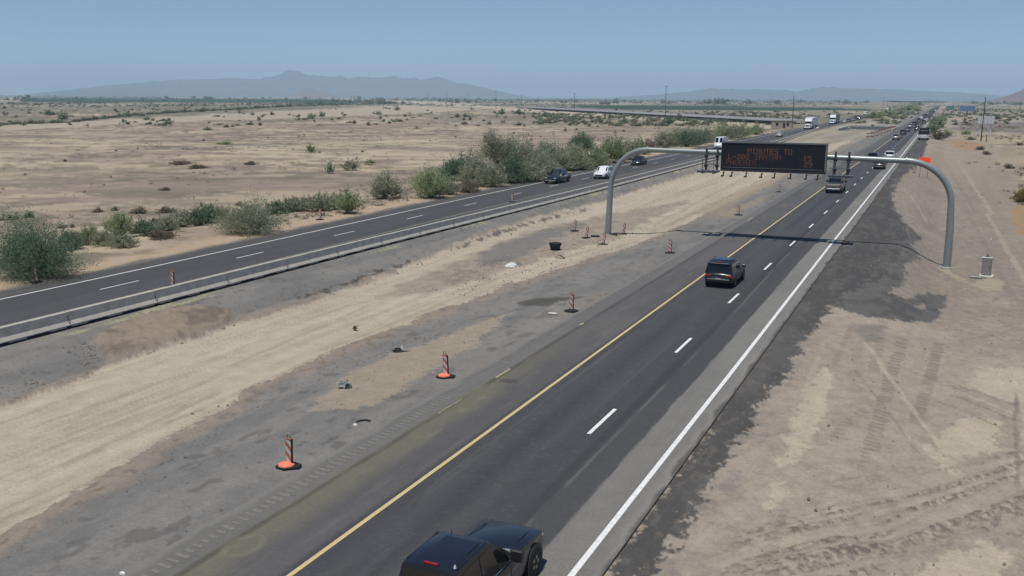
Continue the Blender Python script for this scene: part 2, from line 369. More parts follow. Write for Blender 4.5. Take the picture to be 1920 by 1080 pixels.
    # (bare graded earth beyond the gantry)
    q.mix(ss(150, 260, y)*ss(-21, -23.5, x), (.285, .255, .205)); q.mix(ss(150, 260, y)*ss(-21, -23.5, x)*ss(.5, .64, fbm(x/2.2, y/45, 4, 47))*.6, (.20, .178, .148)); q.mix(ss(150, 260, y)*ss(-21, -23.5, x)*ss(.52, .66, fbm(x/9, y/30, 4, 48))*.5, (.335, .30, .235))
    p.c = p.c*(1-gm[..., None])+q.c*gm[..., None]
    # brown berms at both sides of the haul track
    BR = (.222, .190, .158)
    TR = [(-260, 1140), (0, 1002), (150, 918), (330, 815), (500, 716), (640, 652), (760, 606), (860, 570), (960, 533), (1060, 501), (1180, 462), (1250, 437), (1330, 397), (1440, 347), (1520, 302), (1600, 262)]
    TL = [(1500, 280), (1420, 303), (1330, 318), (1250, 340), (1130, 378), (1000, 408), (880, 447), (800, 482), (700, 524), (560, 572), (420, 614), (230, 682), (100, 729), (0, 766), (-260, 845)]
    bm = p.mask([(a, b+34*max(.18, (b-330)/600)) for a, b in TR]+[(a, b-16*max(.18, (b-330)/500)) for a, b in TL], soft=.35, wob=.7, wl=1.6)
    p.mix(bm*gm, BR)
    p.mix(bm*ss(.6, .74, fbm(x/.30, y/.45, 3, 46))*.6, (.12, .10, .085))
    tm = p.mask(TR+TL, soft=.16, wob=.55, wl=2.2, seed=5, grit=.25)
    t1 = fbm(x/.55, y/9, 4, 51); t2 = fbm(x/3, y/25, 4, 52); t3 = fbm(x/.18, y/3.5, 3, 53)
    k = Paint(x, y, (.392, .343, .270))
    k.mix(ss(.42, .62, t2)*.5, (.345, .30, .24)); k.mix(ss(.54, .70, t1)*.32, (.30, .262, .21)); k.mix(ss(.5, .3, t1)*.35, (.43, .38, .295))
    k.mix(ss(.60, .70, t3)*ss(.42, .58, t2)*.38, (.245, .212, .175)); k.mix(ss(.66, .72, fbm(x/.35, y/14, 4, 58))*.4, (.24, .208, .17))
    p.c = p.c*(1-tm[..., None])+k.c*tm[..., None]
    # island of loose gravel between the two tracks, near the sign post
    im = p.mask([(700, 560), (800, 512), (900, 470), (1000, 432), (1100, 410), (1150, 399), (1270, 378), (1300, 374), (1250, 398), (1190, 428), (1120, 457), (1040, 480), (960, 503), (880, 528), (800, 545)], soft=.5, wob=.9, wl=2)
    p.mix(im*.85, (.258, .220, .178)); p.mix(im*ss(.5, .62, fbm(x/.5, y/.8, 4, 55))*.4, (.19, .164, .138))
    p.poly([(880, 487), (940, 458), (1020, 430), (1080, 416), (1100, 422), (1040, 446), (985, 478), (930, 496)], (.152, .145, .134), .8, soft=.4, wob=.8)
    p.poly([(820, 520), (900, 486), (960, 478), (930, 505), (860, 535)], (.135, .12, .105), .5*ss(.45, .6, g2), soft=.6, wob=.8)
    # left gravel details: soil mound, yellowish splotches by the barrier, broken asphalt edge
    sm = p.mask([(175, 640), (200, 673), (300, 652), (420, 612), (445, 590), (380, 579), (300, 584), (215, 612)], soft=.25, wob=.5, wl=1.4)
    p.mix(sm, (.235, .192, .150)); p.mix(sm*ss(.5, .66, fbm(x/.9, y/.9, 5, 61))*.75, (.13, .11, .092)); 
    ye = ss(.50, .64, fbm(x/.35, y/2.1, 4, 62))*ss(.75, .25, np.abs(x-np.interp(y, [18, 60, 112, 268], [-39.75, -39.9, -39.3, -39.8]))+.25*wob)
    p.mix(ye*.55*(y < 260)*ss(.42, .55, fbm(x*0, y/4, 3, 64)), (.40, .39, .19))
    for px in ([(860, 462), (900, 446), (940, 432), (1000, 414), (1060, 400), (1100, 391), (1102, 394), (1060, 404), (1000, 419), (940, 438), (900, 452), (862, 467)],
               [(560, 556), (640, 534), (700, 508), (772, 487), (776, 491), (705, 515), (640, 542), (562, 563)]):
        p.poly(px, (.045, .043, .042), .8*ss(.38, .52, fbm(x/.5, y/.7, 3, 63)), soft=.12, wob=.35, wl=.8)
    # right gravel: tongue of dirt, dark puddle stain, pale chips
    p.poly([(588, 772), (640, 705), (740, 660), (850, 626), (910, 598), (960, 585), (890, 640), (790, 712), (660, 772)], (.275, .232, .18), .95, soft=.2, wob=.5, wl=1.6, grit=.35)
    p.poly([(972, 568), (1000, 559), (1035, 557), (1100, 556), (1040, 566), (1020, 573), (985, 574)], (.062, .058, .050), .8, soft=.18, wob=.35, wl=1.)
    p.poly([(1330, 408), (1400, 380), (1450, 362), (1420, 382), (1370, 404)], (.26, .215, .14), .7, soft=.5, wob=.7, wl=1.6)
    p.poly([(1300, 400), (1420, 345), (1500, 305), (1530, 300), (1440, 352), (1340, 405)], (.25, .21, .16), .7, soft=.6, wob=.9)
    ch = ss(.80, .84, vn(x/.16, y/.2, 66))*(x > -24)*(x < -17.5)*(y < 90); p.mix(ch*.0, (.27, .26, .24))
    # canal cut
    cm = ss(-37.3, -36.4, x)*ss(-17.4, -18.4, x)*ss(384, 388, y)*(1-ss(437, 438, y)); p.mix(cm, (.085, .085, .082))
    # ---- right side: disturbed earth
    b0_ = fbm(x/4, y/9, 4, 70)
    rm = ss(-7.2, -6.6, x)*(1-ss(240, 420, r)*ss(10, 20, x))*(1-.8*ss(9, 14, x+3*(b0_-.5))*ss(80, 130, y))*(y > -10)
    k = Paint(x, y, (.266, .230, .190)); 
    b1 = fbm(x/3.5, y/5, 5, 71); b2 = fbm(x/.6, y/.9, 4, 72); b3 = fbm(x/14, y/22, 3, 73)
    k.mix(ss(.42, .64, b1)*.6, (.255, .219, .180)); k.mix(ss(.5, .34, b1)*.55, (.322, .277, .225)); k.mix(ss(.60, .74, b2)*.35, (.19, .164, .138))
    k.mix(ss(.5, .66, b3)*.35, (.30, .255, .205))
    b4 = fbm(x/.28, y/.4, 4, 74); k.mix(ss(.58, .74, b4)*.35, (.205, .178, .148)); k.mix(ss(.44, .30, b4)*.35, (.345, .298, .242))
    k.c *= (1-.16*ss(55, 75, y)*(1-ss(150, 260, y)))[..., None]; p.c = p.c*(1-rm[..., None])+k.c*rm[..., None]
    # light hard-packed patches
    PL = (.385, .335, .262)
    for pl in ([(1547, 688), (1566, 700), (1552, 756), (1514, 826), (1484, 868), (1466, 872), (1482, 800), (1520, 724)], [(1440, 905), (1476, 905), (1478, 930), (1450, 952), (1436, 940)],
               [(1747, 825), (1806, 778), (1881, 792), (1878, 838), (1800, 858), (1770, 850)], [(1826, 694), (1930, 688), (1940, 760), (1866, 752), (1820, 726)], [(1720, 1072), (1800, 1028), (1852, 1008), (1886, 1050), (1880, 1090), (1740, 1090)],
               [(1725, 835), (1745, 830), (1790, 880), (1765, 885)], [(1880, 870), (1935, 842), (1935, 900), (1900, 905)]):
        p.poly(pl, PL, .85, soft=.08, wob=.34, wl=.9, grit=.22)
    # crawler ruts at the bottom right, their shade lines painted in as streaks
    a0, a1 = G(1440, 1040)[:2], G(1920, 905)[:2]; dv = (a1-a0)/np.linalg.norm(a1-a0)
    u = (x-a0[0])*dv[0]+(y-a0[1])*dv[1]; v = -(x-a0[0])*dv[1]+(y-a0[1])*dv[0]; v = v+(fbm(u/5, v/5, 2, 80)-.5)*1.2
    rz = p.mask([(1330, 1085), (1420, 985), (1640, 920), (1920, 845), (1960, 850), (1960, 960), (1700, 1040), (1600, 1095)], soft=.8, wob=.8)
    rut = fbm(u/8., v/.30, 4, 81); rl = fbm(u/.16, v/.13, 3, 82)
    p.mix(rz*ss(.47, .56, rut)*.6, (.205, .176, .146)); p.mix(rz*ss(.47, .38, rut)*.45, (.34, .295, .24)); p.mix(rz*ss(.49, .58, rut)*ss(.52, .64, rl)*.7, (.095, .082, .07)); p.mix(rz*ss(.5, .6, rut)*ss(.44, .34, rl)*.6, (.37, .325, .26))
    # tyre and crawler tracks pressed in the dirt
    def track(ax, ay, bx, by, wd, k, col, ladder=0., bend=0.):
        q0, q1 = G(ax, ay)[:2], G(bx, by)[:2]; L = np.linalg.norm(q1-q0); dd = (q1-q0)/L
        sel = (np.abs(x-(q0[0]+q1[0])/2) < L/2+2) & (np.abs(y-(q0[1]+q1[1])/2) < L/2+2)
        xx, yy = x[sel], y[sel]; uu = (xx-q0[0])*dd[0]+(yy-q0[1])*dd[1]; vv = -(xx-q0[0])*dd[1]+(yy-q0[1])*dd[0]
        vv = vv+bend*np.sin(np.pi*np.clip(uu/L, 0, 1))+.25*(fbm(uu/2.2, uu*0+ax, 3, 86)-.5)
        n = fbm(xx/.35, yy/.35, 3, 85)
        mk = ss(0, .6, uu)*ss(L, L-.6, uu)*ss(wd/2+.04, wd/2-.05, np.abs(vv)+.16*(n-.5))*ss(.30, .55, fbm(xx/1.1, yy/1.1, 3, 87)+.12)
        if ladder: mk = mk*(1-ladder+ladder*ss(-.2, .4, np.sin(uu*2*np.pi/.42)))
        f = np.zeros(x.shape); f[sel] = mk*k; p.mix(f, col)
    dkc, ltc = (.172, .148, .124), (.38, .33, .265)
    for a in ((1694, 629, 1621, 888, .55, .75, dkc, .75), (1766, 639, 1715, 795, .50, .7, dkc, .6), (1560, 825, 1625, 765, .45, .55, dkc, .8), (1655, 600, 1640, 700, .4, .45, dkc, .6),
              (1621, 639, 1790, 870, .22, .6, ltc), (1600, 690, 1730, 860, .16, .5, dkc), (1761, 712, 1925, 766, .16, .7, dkc), (1757, 722, 1925, 782, .12, .7, ltc), (1770, 736, 1925, 794, .18, .7, dkc), (1745, 745, 1890, 806, .14, .6, dkc),
              (1690, 686, 1830, 740, .14, .6, dkc), (1640, 690, 1770, 745, .10, .5, ltc), (1466, 880, 1755, 876, .10, .6, dkc), (1440, 888, 1700, 868, .10, .45, ltc), (1530, 905, 1760, 880, .16, .5, dkc), (1903, 735, 1908, 915, .16, .7, dkc), (1916, 735, 1922, 905, .10, .6, ltc),
              (1790, 640, 1925, 616, .16, .6, dkc), (1775, 618, 1925, 640, .12, .5, dkc), (1815, 655, 1925, 676, .14, .6, dkc), (1830, 690, 1925, 668, .12, .5, ltc), (1760, 575, 1925, 600, .14, .5, dkc), (1780, 560, 1910, 568, .10, .5, ltc), (1700, 525, 1800, 545, .12, .6, dkc), (1720, 510, 1850, 560, .12, .5, dkc), (1690, 540, 1800, 575, .12, .5, dkc),
              (1745, 470, 1905, 450, .16, .4, dkc), (1810, 390, 1900, 560, .5, .45, dkc, .3), (1850, 400, 1925, 530, .5, .45, ltc), (1840, 330, 1890, 430, .6, .5, dkc, .2), (1795, 300, 1860, 400, .6, .5, ltc), (1770, 300, 1830, 400, .5, .4, dkc), (1720, 360, 1790, 470, .3, .35, dkc), (1690, 350, 1740, 420, .25, .4, ltc),
              (1250, 425, 1545, 275, .5, .6, (.24, .207, .165)), (1230, 420, 1480, 290, .35, .55, (.24, .207, .165)), (1180, 395, 1400, 315, .5, .5, (.23, .195, .155)), (1210, 440, 1380, 362, .4, .55, (.23, .2, .16)), (1290, 360, 1560, 262, .5, .5, (.24, .207, .165)), (860, 545, 1130, 462, .35, .5, (.25, .215, .17)), (600, 660, 900, 540, .3, .5, (.25, .215, .17)), (300, 800, 640, 650, .3, .5, (.24, .21, .17)), (100, 880, 420, 730, .35, .5, (.24, .21, .17)), (60, 800, 380, 690, .25, .45, (.24, .21, .17)), (420, 690, 700, 570, .25, .5, (.24, .21, .17)), (700, 570, 960, 490, .22, .45, (.24, .21, .17)),
              (1480, 930, 1440, 1060, .3, .5, dkc, .6), (1545, 640, 1500, 760, .25, .35, ltc), (1600, 600, 1560, 690, .3, .4, dkc, .5)):
        track(*a)
    # black millings along the shoulder and the grey spread below the gantry leg
    DK = [(1200, 1090), (1308, 945), (1362, 862), (1416, 779), (1466, 706), (1518, 626), (1548, 588), (1577, 556), (1616, 539), (1652, 520), (1671, 500), (1686, 472), (1700, 446), (1697, 422), (1684, 399), (1672, 376), (1679, 346), (1694, 327), (1718, 315), (1734, 284), (1741, 256), (1752, 215),
          (1746, 215), (1725, 250), (1640, 345), (1560, 440), (1480, 560), (1440, 620), (1380, 720), (1300, 840), (1180, 1000), (1130, 1090)]
    MD = [(1560, 574), (1620, 594), (1680, 603), (1741, 605), (1766, 587), (1775, 553), (1742, 549), (1727, 552), (1707, 559), (1696, 560), (1680, 552), (1666, 550), (1677, 543), (1692, 533), (1697, 513), (1696, 494), (1720, 488), (1720, 473), (1708, 459), (1727, 446), (1712, 430), (1690, 415), (1660, 400), (1590, 480), (1540, 560)]
    m1 = p.mask(MD, soft=.08, wob=.2, wl=.7, grit=.22); p.mix(m1*.95, (.098, .096, .092)); p.mix(m1*ss(.48, .62, fbm(x/.8, y/1.6, 4, 91))*.6, (.066, .065, .063))
    p.poly([(1712, 571), (1738, 572), (1736, 577), (1715, 575)], (.26, .225, .18), .8, soft=.08, wob=.15)
    m3 = p.mask(DK, soft=.9, wob=.8, wl=1.6, seed=9, grit=1.1); p.mix(m3*.6*ss(.35, .6, fbm(x/.5, y/.8, 4, 94)), (.165, .158, .148))
    m2 = p.mask(DK, soft=.12, wob=.30, wl=1.3, seed=8, grit=.40); p.mix(m2*.96, (.064, .062, .060))
    p.mix(m2*ss(.48, .66, fbm(x/1.1, y/4, 4, 92))*.6, (.105, .10, .094)); p.mix(m2*ss(.6, .7, fbm(x/.3, y/.5, 3, 93))*.35, (.15, .14, .125))
    p.poly([(1628, 560), (1660, 540), (1720, 600), (1680, 640), (1640, 630)], (.15, .14, .128), .0)
    p.poly([(1612, 606), (1660, 612), (1660, 640), (1622, 640)], (.15, .14, .128), .7, soft=.3, wob=.5)
    # pale spoil round the cabinet and sign footing
    p.poly([(1755, 500), (1775, 506), (1820, 530), (1850, 520), (1885, 525), (1878, 543), (1855, 546), (1820, 535), (1780, 517)], (.30, .265, .195), .85, soft=.12, wob=.25, wl=.7)
    # far right: service track, rusty grass, grey and pale bands
    p.poly([(1738, 300), (1775, 262), (1800, 268), (1850, 300), (1890, 360), (1920, 430), (1920, 520), (1890, 460), (1850, 380), (1810, 330), (1790, 330), (1740, 350)], (.265, .225, .175), .55, soft=1, wob=1.2, wl=3)
    p.poly([(1775, 262), (1800, 262), (1840, 268), (1842, 282), (1815, 283), (1790, 272)], (.30, .19, .105), .8, soft=1.5, wob=2.5, wl=5)
    p.poly([(1850, 285), (1920, 280), (1920, 330), (1880, 310)], (.30, .25, .17), .6, soft=1.5, wob=2.5, wl=5)
    p.poly([(1890, 395), (1930, 380), (1930, 440), (1905, 435)], (.31, .20, .09), .8, soft=.5, wob=.8)
    p.poly([(1800, 216), (1935, 217), (1935, 228), (1800, 226)], (.33, .28, .215), .7, soft=6, wob=8, wl=30)
    p.poly([(1800, 228), (1935, 230), (1935, 250), (1800, 246)], (.155, .135, .125), .75, soft=4, wob=6, wl=20)
    p.poly([(1800, 254), (1935, 256), (1935, 272), (1840, 270)], (.30, .25, .18), .7, soft=2, wob=3, wl=10)
    # ---- relief
    Z = terrain(x, y)
    nearw = 1-ss(90, 220, r)
    road = np.maximum(ss(-18.4, -18.05, x)*ss(-6.4, -6.9, x), ss(np.interp(y, *LEFT_OUT)-.6, np.interp(y, *LEFT_OUT), x)*ss(-39.9, -40.6, x))*(y > -20)
    rough = (fbm(x/1.7, y/1.7, 4, 101)-.5)*.14+(fbm(x/.35, y/.35, 3, 102)-.5)*.05
    amp = .55+1.2*np.clip(bm-tm, 0, 1)+1.4*sm+1.0*im+.9*rm*(1-m2)-.35*tm
    Z = Z+rough*amp*nearw*(1-road)
    Z = Z+(t1-.5)*.06*tm*nearw*(1-road)+.30*sm*(.6+.8*fbm(x/1.2, y/1.2, 3, 104))
    Z = Z+.10*np.clip(bm-tm, 0, 1)*nearw+rz*(rut-.5)*.12+rz*ss(.50, .62, rut)*(rl-.5)*.14
    Z = Z+(fbm(x/40, y/40, 3, 105)-.5)*.8*ss(-62, -90, x)
    Z = Z-.05*road-.02-.03*ss(300, 800, r)
    o = link('ground', grid_mesh('ground', X, Y, Z, p.c, M['ground'], wrap=True)); tag(o, kind='structure')
build_ground()

# ================================================================== ROADS
def road_rows(y0, y1):
    inv = np.arange(1/y0, 1/y1, -1/(FPX*.53*CAM_H)*.9); return 1/inv
def build_roads():
    # main carriageway
    ys = road_rows(12., 2700.); xs = np.concatenate([np.arange(-18.05, -6.85, .07)])
    X, Y = np.meshgrid(xs, ys); x, y = X, Y
    edge = (fbm(y/1.2, x*0+1, 4, 5)-.5)*.22
    a1 = fbm(x/.9, y/14, 5, 201); a2 = fbm(x/.25, y/3, 4, 202); a3 = fbm(x/3, y/9, 4, 203)
    p = Paint(x, y, (.053, .054, .060))
    p.mix(ss(.42, .64, a1)*.5, (.046, .047, .052)); p.mix(ss(.5, .36, a1)*.45, (.066, .066, .071)); p.mix(ss(.5, .7, a3)*.35, (.060, .060, .063))
    for c in (-13.2, -11.6): p.mix(np.exp(-((x-c)/.34)**2)*(.25+.35*a1), (.068, .068, .071))
    p.mix(np.exp(-((x+12.4)/.22)**2)*ss(.40, .6, a1)*.45, (.040, .040, .043)); wv = (fbm(y/6, x*0+3, 4, 206)-.5)*.5
    for c, a, b in ((-13.55, 20, 60), (-12.9, 55, 140), (-11.35, 30, 48)): p.mix(ss(.07, .02, np.abs(x-c-wv))*ss(a, a+6, y)*ss(b, b-6, y)*.5, (.088, .087, .086))
    p.mix(ss(.66, .74, fbm(x/.5, y/1.6, 4, 207))*.3, (.042, .042, .045)); p.mix(ss(.78, .82, vn(x/.10, y/.14, 208))*.25*(y < 60), (.10, .10, .10))          # wheel paths
    p.mix(ss(-10.32, -10.22, x+edge*.3)*ss(-9.6, -9.75, x)*.0, (.05, .05, .055))
    cs = np.interp(y, [20, 48, 70, 115, 200], [-10.05, -10.1, -10.45, -10.75, -10.75])          # paving seam with tracked mark
    p.mix(ss(.26, .12, np.abs(x-cs))*(.65+.35*a2)*.75, (.036, .036, .040)); p.mix(ss(.10, .03, np.abs(x-cs-.30))*.7*ss(.3, .55, a2), (.125, .122, .12))
    rl = x > cs+.30; p.mix(rl*.55, (.058, .057, .060))
    # light shoulder with white edge line
    lo = np.interp(y, [20, 45, 80, 183, 400], [-8.8, -8.8, -8.95, -9.05, -9.1])
    sh = ss(-.03, .03, x-lo+edge*.35); s = Paint(x, y, (.165, .160, .148)); s.mix(ss(.4, .66, a2)*.35, (.135, .13, .122)); s.mix(ss(.5, .35, a3)*.4, (.20, .195, .18))
    s.mix(ss(-7.35, -7.0, x+edge*2)*ss(.4, .6, a1)*.6, (.24, .23, .21))
    p.c = p.c*(1-sh[..., None])+s.c*sh[..., None]
    p.mix(ss(-7.12, -6.92, x+edge*1.8)*.9, (.075, .072, .068))
    # older surface left of the yellow edge line
    ol = ss(-14.25, -14.4, x); s = Paint(x, y, (.092, .089, .088)); s.mix(ss(.42, .62, a1)*.55, (.075, .074, .074)); s.mix(ss(.5, .34, a3)*.5, (.118, .112, .104))
    s.mix(ss(.60, .72, a2)*.3, (.14, .132, .12))
    p.c = p.c*(1-ol[..., None])+s.c*ol[..., None]
    ov = ss(-15.2, -16.3, x+edge*2)*ss(45, 33, y+6*edge)*ss(.22, .5, a3+.25*(1-np.abs(x+16.4)))                     # yellow overspray of the removed line
    p.mix(ov*.30, (.20, .188, .10))
    p.mix(ss(.17, .05, np.abs(x+16.62))*ss(.3, .5, a2)*.6*(y < 200), (.052, .050, .045))
    for (cx, cy, rx, ry) in ((-16.15, 28.4, .42, .85), (-15.95, 31.8, .45, .95), (-16.2, 18.5, .42, .6)):           # sprayed circles
        rr = np.hypot((x-cx)/rx, (y-cy)/ry); p.mix(ss(.34, .05, np.abs(rr-1+.5*(a3-.5)))*(.05+.28*ss(.4, .7, a2)), (.20, .195, .135))
        p.mix(ss(1.5, .5, rr+1.2*(a3-.5))*.22, (.13, .125, .085))
    rs = ss(-16.72, -16.86, x+edge*.4); p.mix(rs*.9, (.135, .131, .124)); p.mix(rs*ss(.45, .65, a1)*.5, (.105, .102, .098)); p.mix(ss(-17.62, -17.9, x+edge*1.6), (.168, .162, .152))
    # patches and scuffs
    for (cx, cy, sx, sy, c, k) in ((-15.9, 35.2, .5, .35, (.05, .048, .046), .6), (-15.2, 80, .8, .8, (.065, .063, .06), .6), (-13.6, 40, .12, 5, (.088, .086, .086), .6), (-13.35, 26, .10, 3.5, (.085, .083, .083), .5)):
        p.mix(ss(1.1, .6, np.hypot((x-cx+edge)/sx, (y-cy)/sy))*k, c)
    Z = np.zeros_like(X)+.012-.03*ss(-7.0, -6.85, X)-.034*ss(-17.75, -18.02, X)
    r1 = tag(link('highway', grid_mesh('highway', X, Y, Z, p.c, M['asphalt'])), kind='structure')
    # left carriageway
    ys = road_rows(22., 2700.); t = np.linspace(0, 1, 130)
    xo = np.interp(ys, *LEFT_OUT); xi = np.interp(ys, [18, 60, 112, 268, 330, 400, 3000], [-40.9, -41.1, -40.5, -40.9, -43.3, -44.9, -45.1])
    X = xo[:, None]+(xi-xo)[:, None]*t[None]; Y = np.repeat(ys[:, None], 130, 1); x, y = X, Y
    cl = centre_left(y); a1 = fbm(x/.9, y/14, 5, 211); a2 = fbm(x/.3, y/3, 4, 212); a3 = fbm(x/3, y/9, 4, 213)
    p = Paint(x, y, (.062, .061, .067)); p.mix(ss(.42, .62, a1)*.5, (.053, .053, .057)); p.mix(ss(.5, .36, a3)*.4, (.073, .072, .076))
    p.mix(ss(-3.3, -3.5, x-cl)*.8, (.070, .067, .066)); p.mix(ss(.5, .65, a3)*ss(-3.3, -3.5, x-cl)*.6, (.092, .087, .082))
    p.mix(ss(3.4, 3.7, x-cl)*.7, (.105, .10, .095)); p.mix(ss(.7, .1, x-np.interp(y, *LEFT_OUT)+.8*(a2-.5))*.8, (.125, .115, .10))
    Z = np.zeros_like(X)+.012-.04*(t[None] < .001)-.04*(t[None] > .999)
    r2 = tag(link('opposite_carriageway', grid_mesh('opposite_carriageway', X, Y, Z, p.c, M['asphalt'])), kind='structure')
    # painted lines: each line and each dash is a part of its road
    def strip(name, fx, ys, wd, m, parent, z=.017, rag=0.):
        mb = MB(); vs = []
        for yy in ys:
            j = rag*(random.random()-.5); vs += [(float(fx(yy))-wd/2+j, yy, z), (float(fx(yy))+wd/2+j, yy, z)]
        mb.add(vs, [(2*i, 2*i+1, 2*i+3, 2*i+2) for i in range(len(ys)-1)]); return mb.build(name, m, parent)
    seq = [10, 20, 30, 40, 50, 60, 80, 100, 130, 160, 200, 260, 330, 420, 600, 900, 1400, 2600]
    xr = lambda y: np.interp(y, [0, 40, 80, 160, 300, 3000], [-7.62, -7.62, -7.72, -7.78, -7.75, -7.7])
    xyel = lambda y: np.interp(y, [0, 60, 130, 250, 3000], [-14.05, -14.12, -14.2, -14.2, -14.2])
    strip('edge_line', xr, seq, .17, M['white_line'], r1); strip('edge_line', xyel, seq, .145, M['yellow_line'], r1)
    for a, b, mm in ((35.4, 37.0, 'worn_yellow'), (30.2, 32.4, 'faint_yellow')): strip('worn_line', lambda y: -16.68, np.arange(a, b+.01, .3), .10, M[mm], r1, rag=.04)
    strip('worn_line', lambda y: -16.72, [46, 46.5], .12, M['worn_yellow'], r1); strip('worn_line', lambda y: -16.9, [94, 97], .14, M['pale_yellow'], r1)
    dm = MB().add([(-.075, -3.05, .018), (.075, -3.05, .018), (.075, 0, .018), (-.075, 0, .018)], [(0, 1, 2, 3)]).mesh('lane_dash', M['white_line'])
    xd = lambda y: np.interp(y, [0, 100, 200, 300, 3000], [-10.7, -10.7, -10.85, -11.0, -11.0])
    for i in range(-1, 50):
        yy = 33.6+12.19*i; o = link('lane_dash', dm, r1, (float(xd(yy)), yy, 0))
    dm2 = MB().add([(-.065, -3.2, .018), (.065, -3.2, .018), (.065, 0, .018), (-.065, 0, .018)], [(0, 1, 2, 3)]).mesh('lane_dash', M['old_white'])
    for i in range(-1, 36):
        yy = 45.1+12.85*i; o = link('lane_dash', dm2, r2, (float(centre_left(yy)), yy, 0)); o.rotation_euler.z = .018 if yy < 100 else 0
    strip('edge_line', lambda y: centre_left(y)+np.interp(y, [0, 40, 130, 300], [-2.9, -2.95, -3.4, -3.2]), seq[1:], .17, M['old_white'], r2); strip('edge_line', lambda y: centre_left(y)+3.02, seq[1:], .11, M['pale_yellow'], r2)
    # rumble strip: shallow grooves pressed into the old shoulder edge
    g = MB(); g.add([(-.20, -.08, .0), (.20, -.08, .0), (.20, 0, -.003), (-.20, 0, -.003), (.20, .08, .0), (-.20, .08, .0)], [(0, 1, 2, 3), (3, 2, 4, 5)])
    M['groove'] = mat('dusty_groove', (.165, .158, .147), .95, noise=.2, nscale=10)
    gmsh = g.mesh('rumble_groove', M['groove'])
    for i in range(75):
        yy = 15.2+.305*i; o = link('rumble_groove', gmsh, r1, (-17.33+.04*random.random(), yy+0.03*random.random(), .019)); s = .7+.5*random.random(); o.scale = (s, .6+.5*random.random(), 1)
    return r1, r2
build_roads()

# ================================================================== SIGN GANTRY AND MESSAGE SIGN
GY = 82.5
def build_gantry():
    g = thing('sign_gantry', 'grey curved tubular steel gantry spanning the right carriageway', 'gantry', (-27.45, GY, 0))
    X0, X1 = 0., 28.49                              # local x of the two legs
    def zb(x): return float(terrain(x-27.45, GY))
    zl, zr = -.60, -1.45
    # legs
    MB().tube([(X0, 0, zl), (X0+.06, 0, 1.5), (X0+.15, 0, 3.7)], [.30, .275, .25], 20).build('leg', M['galv'], g, 50)
    MB().tube([(X1+.12, 0, zr), (X1+.10, 0, 1.5), (X1+.0, 0, 3.6)], [.31, .285, .255], 20).build('leg', M['galv'], g, 50)
    def arc(cx, cz, rx, rz, a0, a1, n=18): return [(cx+rx*math.cos(a0+(a1-a0)*i/n), 0, cz+rz*math.sin(a0+(a1-a0)*i/n)) for i in range(n+1)]
    la = arc(3.55, 3.7, 3.40, 3.62, math.pi, math.pi/2); ra = arc(X1-3.55, 3.6, 3.55, 3.42, 0, math.pi/2)
    MB().tube(la, .245, 20).build('curved_arm', M['galv'], g, 50); MB().tube(ra, .25, 20).build('curved_arm', M['galv'], g, 50)
    A, B = Vector(la[-1]), Vector(ra[-1])
    MB().tube([A, (A+B)/2+Vector((0, 0, .04)), B], .225, 20).build('beam', M['galv'], g, 50)
    for q, dx in ((A, 1), (B, -1)):
        MB().lathe([(.32, -.05), (.32, .05)], 20, (q.x, q.y, q.z), 0, 'x').build('flange', M['galv'], g, 50)
    for xx, zz in ((X0, zl), (X1+.12, zr)):
        p = MB().lathe([(.5, -.35), (.5, .10)], 20, (xx, 0, zz)).build('footing', M['concrete'], g, 50)
        MB().box((xx, 0, zz+.13), (.85, .85, .05), bev=.01).build('base_plate', M['galv'], g)
        for k in range(6):
            a = k*math.pi/3; MB().lathe([(.03, 0), (.03, .09)], 6, (xx+.38*math.cos(a), .38*math.sin(a), zz+.15)).build('anchor_bolt', M['metal_grey'], g)
    # walkways: left and right of the sign, with brackets hung on the beam
    def walkway(xa, xb, brs, closed):
        y0, y1 = -1.75, -.55; z = 5.72
        t = MB(); t.box(((xa+xb)/2, (y0+y1)/2, z), (xb-xa, y1-y0, .07)); wk = t.build('walkway', M['grate'], g)
        for yy in (y0, y1): MB().box(((xa+xb)/2, yy, z-.02), (xb-xa, .08, .16)).build('walkway_edge', M['galv_dark'], wk)
        n = int((xb-xa)/.35)
        for i in range(1, n): MB().box((xa+(xb-xa)*i/n, (y0+y1)/2, z+.05), (.03, y1-y0-.1, .03)).build('grating_bar', M['galv_dark'], wk)
        for zz in (z+.62, z+1.15): MB().bar((xa, y0, zz), (xb, y0, zz), .026).build('hand_rail', M['galv_dark'], g)
        for xx in brs:
            b = MB(); b.box((xx, -.33, 6.70), (.10, .10, 1.86)); b.box((xx-.065, -.33, 6.70), (.03, .16, 1.86)); b.box((xx+.065, -.33, 6.70), (.03, .16, 1.86)); br = b.build('hanger', M['galv_dark'], g)
            MB().box((xx, -.9, z-.12), (.12, 1.9, .12)).build('outrigger', M['galv_dark'], g)
            MB().bar((xx, y0, z), (xx, y0, z+1.15), .028).build('rail_post', M['galv_dark'], g)
            for zz in (6.15, 6.95): MB().box((xx, -.42, zz), (.3, .06, .28), bev=.02).build('clamp_plate', M['black'], br)
    walkway(8.45, 10.15, (8.9, 9.85), 0); walkway(19.2, 21.15, (19.55, 20.6), 0)
    for x in (11.5, 13.2, 15., 16.8, 18.): MB().box((x, -.35, 6.9), (.12, .2, 2.2)).build('sign_bracket', M['galv_dark'], g)
build_gantry()

